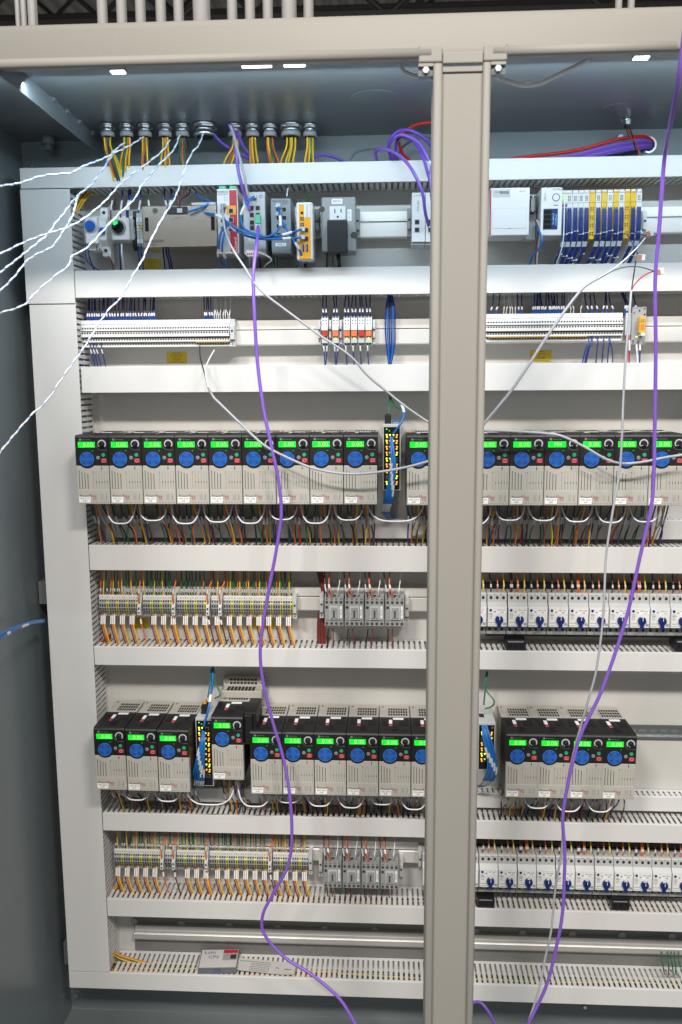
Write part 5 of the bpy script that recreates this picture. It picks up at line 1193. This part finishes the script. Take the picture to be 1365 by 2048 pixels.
# plugs (RJ45)
def rj45(px,py,dep,label,m='clear',boot=None):
    p=at(px,py,dep); t=thing('network_plug',label,'plug',p.x,p.z,'network plugs',-dep)
    MB().box(-.005,.005,-.006,.010,-.004,.004,m).build('plug_body',t,.0005)
    if boot: MB().box(-.0042,.0042,-.014,-.006,-.0042,.0042,boot).build('plug_boot',t,.001)
for a in ((447,412,.118,'grey network plug in the red router, upper port','greyplastic'),(452,448,.118,'clear network plug in the red router, lower port','clear'),(509,394,.128,'clear network plug in the top port of the white switch','clear'),(606,459,.129,'clear network plug in the orange computer, upper one','clear'),(606,475,.129,'clear network plug in the orange computer, lower one','clear'),(557,412,.118,'clear network plug in the grey switch, top port','clear'),(557,428,.118,'clear network plug in the grey switch, second port','clear')):
    rj45(a[0],a[1],a[2],a[3],a[4])
p=at(517,437,.128); t=thing('network_plug','green network plug on the long purple cable','plug',p.x,p.z,'network plugs',-.128)
MB().box(-.0055,.0055,-.010,.002,-.012,.006,'mint').build('plug_body',t,.001); MB().box(-.005,.005,-.009,.001,-.024,-.0125,'whiteplastic').build('plug_boot',t,.001)
# blue bundles on the tall switches
def fan(pts0,n,label,grp,spread=.004,r=.0024,seed=0):
    rnd=random.Random(seed)
    for k in range(n):
        P=[]; 
        for j,q in enumerate(pts0):
            v=at(*q); s=(k-(n-1)/2)*spread*(q[3] if len(q)>3 else 1); P.append(v+Vector((s,rnd.uniform(-.002,.002)-.0008*k,0)))
        o=MB().tube(P,r,'w_blue',7,5).build('patch_cable'); tag(o,f'{nth(k)} blue cable {label}','cable',grp)
        S=smoothpath(P,8); L=len(S)-1
        for a_,b_ in ((.28+.05*k,.36+.05*k),(.72,.80)): 
            a_=min(a_,.9); b_=min(b_,.97); MB().tube(S[int(a_*L):int(b_*L)+2],r*1.15,'sleeve',7,raw=True).build('cable_label',o)
def at4(l): return [tuple(q) for q in l]
def _at(px,py,dep,*a): return at_(px,py,dep)
at_=at
def at(px,py,dep,*a): return at_(px,py,dep)
fan([(783,874,.125,.3),(785,900,.138,.6),(787,930,.142,.9),(783,965,.135,1.1),(777,1000,.12,1.5),(772,1024,.09,1.2),(780,1036,.05,1.0)],6,'bundled down the upper tall switch','blue bundle on the upper tall switch',.0022,r=.0019,seed=1)
cable('patch_cable',[(781,788,.05),(795,800,.06),(806,815,.10),(808,832,.125),(800,850,.135),(787,868,.13)],.0025,'w_blue','single blue cable arching into the top of the upper tall switch',g,sleeves=((.35,.5),))
cable('patch_cable',[(785,843,.11),(792,841,.115),(800,843,.12)],.0020,'w_blue','short blue pigtail beside the plug on the upper tall switch',g)
fan([(408,1462,.125,.4),(406,1485,.140,.7),(402,1515,.142,1.1),(398,1550,.132,1.6),(396,1568,.115,1.6),(400,1574,.08,1)],6,'bundled down the lower tall switch','blue bundle on the lower tall switch',.0032,r=.0021,seed=2)
cable('patch_cable',[(427,1334,.05),(425,1370,.08),(422,1390,.11),(417,1420,.13),(408,1452,.135)],.0027,'w_blue','single blue cable dropping into the top of the lower tall switch',g,sleeves=((.5,.62),))
fan([(969,1450,.125,.5),(975,1480,.140,1),(984,1520,.142,1.1),(982,1550,.132,1.3),(968,1568,.10,1.2),(950,1572,.08,1)],5,'bundled down the switch behind the post','blue bundle on the half hidden switch',.0040,seed=3)
for pts,c,w_ in (([(780,784,.05),(779,810,.07),(777,840,.085)],'w_green','above the upper tall switch'),([(782,795,.05),(790,812,.08),(805,820,.11)],'w_green','above the upper tall switch'),
    ([(428,1336,.05),(430,1362,.07),(441,1388,.09),(430,1397,.09)],'w_green','above the lower tall switch'),([(423,1336,.05),(421,1365,.08),(416,1395,.09)],'w_teal','above the lower tall switch'),
    ([(974,1343,.05),(970,1375,.07),(988,1400,.09),(985,1412,.09),(970,1418,.09)],'w_green','above the half hidden switch'),([(976,1343,.05),(972,1370,.07),(968,1410,.08)],'w_teal','above the half hidden switch')):
    wire('loose_wire',[at(*q) for q in pts],.0018,c,w_,'thin wires above the tall switches')
# green wires over the bottom duct at the right
for k,(a,b) in enumerate(((1324,1329),(1336,1338),(1343,1347),(1350,1352),(1358,1366))):
    wire('earth_wire',[at(a,1903,.02),at(a-1,1915,.07),at(a+2,1930,.078),at(b,1946,.07),at(b+3,1950,.05)],.0016,'w_green','dropping into the bottom duct beside the frame edge','green earth wires')
for k in range(3): wire('feed_wire',[at(1070+k*2,440,.08),at(1076+k*2,460,.09),at(1072+k*2,500,.08),at(1071+k,532,.06)],.0013,('w_green','w_red','w_white')[k],'running down from the black data plug','thin wires below the data plug')
# twisted white and blue pairs
def twisted(pts,label):
    P=[at(*q) for q in pts]; e=P[-1]; P+=[e+Vector((-.04,-.22,-.05)),e+Vector((-.06,-.50,-.17)),e+Vector((-.07,-.70,-.36))]; S=smoothpath(P,10)
    # resample
    L=[0]
    for i in range(1,len(S)): L.append(L[-1]+(S[i]-S[i-1]).length)
    tot=L[-1]; N=int(tot/.0022); out=[[],[]]; j=0
    t=thing('twisted_wire_pair',label,'wire',P[-1].x,P[-1].z,'loose white and blue twisted wires',P[-1].y); O=P[-1]
    for i in range(N+1):
        d=tot*i/N
        while j<len(L)-2 and L[j+1]<d: j+=1
        f=(d-L[j])/max(1e-9,L[j+1]-L[j]); p=S[j].lerp(S[j+1],f); tn=(S[j+1]-S[j]).normalized()
        u=tn.cross(Vector((0,1,0))).normalized(); w=tn.cross(u); a=2*PI*d/.030+1.2*math.sin(d*31)
        q=(u*math.cos(a)+w*math.sin(a))*.0010
        out[0].append(p+q-O); out[1].append(p-q-O)
    MB().tube(out[0],.00130,'w_white',6,raw=True).build('white_strand',t)
    MB().tube(out[1],.00085,'w_strandblue',6,raw=True).build('blue_strand',t)
    MB().tube([(a+b)/2+Vector((.0004,-.0004,0)) for a,b in zip(out[0],out[1])],.0012,'w_white',6,raw=True).build('white_strand',t)
twisted([(287,274,.12),(262,290,.16),(235,303,.2),(205,318,.24),(168,332,.3),(145,345,.33),(128,347,.35),(84,352,.4),(40,366,.45),(0,372,.5),(-25,376,.53)],'highest twisted white and blue wire, running almost level to the frame edge')
twisted([(250,285,.12),(228,302,.14),(214,325,.17),(200,348,.2),(180,372,.23),(157,392,.26),(146,430,.3),(128,460,.33),(106,492,.37),(75,508,.4),(54,522,.42),(30,552,.45),(0,582,.5),(-25,600,.52)],'twisted white and blue wire reaching the frame edge third from the top')
twisted([(232,300,.12),(212,330,.15),(182,370,.2),(152,395,.24),(128,427,.28),(110,448,.32),(96,468,.35),(60,498,.4),(0,545,.48),(-25,560,.5)],'twisted white and blue wire hugging the corner of the top duct')
twisted([(340,280,.11),(325,302,.13),(290,330,.17),(268,346,.2),(243,366,.23),(222,390,.26),(202,410,.28),(168,437,.32),(135,455,.36),(98,466,.4),(50,484,.45),(0,508,.5),(-25,518,.52)],'twisted white and blue wire passing in front of the timer relay')
twisted([(360,270,.1),(347,300,.13),(318,330,.17),(300,352,.2),(283,372,.23),(270,397,.25),(236,430,.29),(206,462,.32),(190,480,.34),(168,500,.36),(145,512,.38),(137,532,.40),(118,546,.42),(75,582,.46),(48,610,.48),(0,626,.5),(-25,634,.52)],'twisted white and blue wire crossing the green lit selector')
twisted([(408,264,.1),(398,290,.13),(385,305,.15),(370,338,.18),(352,392,.22),(323,440,.26),(300,485,.29),(285,520,.31),(262,558,.33),(245,592,.34),(225,612,.36),(211,628,.37),(190,660,.39),(165,700,.41),(130,748,.43),(95,800,.45),(65,828,.47),(35,862,.49),(0,905,.52),(-25,935,.53)],'longest twisted white and blue wire, from the widest fitting down past the duct')
# ================================================================== light
def area(name,loc,target,sx,sy,power,col):
    l=bpy.data.lights.new(name,'AREA'); l.shape='RECTANGLE'; l.size=sx; l.size_y=sy; l.energy=power; l.color=col
    o=bpy.data.objects.new(name,l); COL.objects.link(o); o.location=loc
    d=Vector(target)-Vector(loc); o.rotation_euler=d.to_track_quat('-Z','Y').to_euler(); return o
area('hall_light',(-1.6,-4.0,3.0),(0,0,-.4),.9,.25,174,(1,.945,.885))
area('hall_light',(1.8,-3.9,3.1),(0,0,-.4),.9,.25,127,(1,.95,.89))
area('hall_light',(.2,-4.6,3.4),(0,0,-.4),1.2,.3,137,(1,.95,.89))
area('led_light',(.12,-.408,ZT-.020),(.12,-.06,.10),1.72,.012,5.6,(.68,.86,1))
w=bpy.data.worlds.new('World'); SC.world=w; w.use_nodes=True
bg=w.node_tree.nodes['Background']; bg.inputs[0].default_value=(1,.965,.92,1); bg.inputs[1].default_value=.25
SC.view_settings.view_transform='Standard'; SC.view_settings.look='None'; SC.view_settings.exposure=0; SC.view_settings.gamma=1; SC.view_settings.use_curve_mapping=False
SC.cycles.max_bounces=6
print('objects',len(SC.objects))
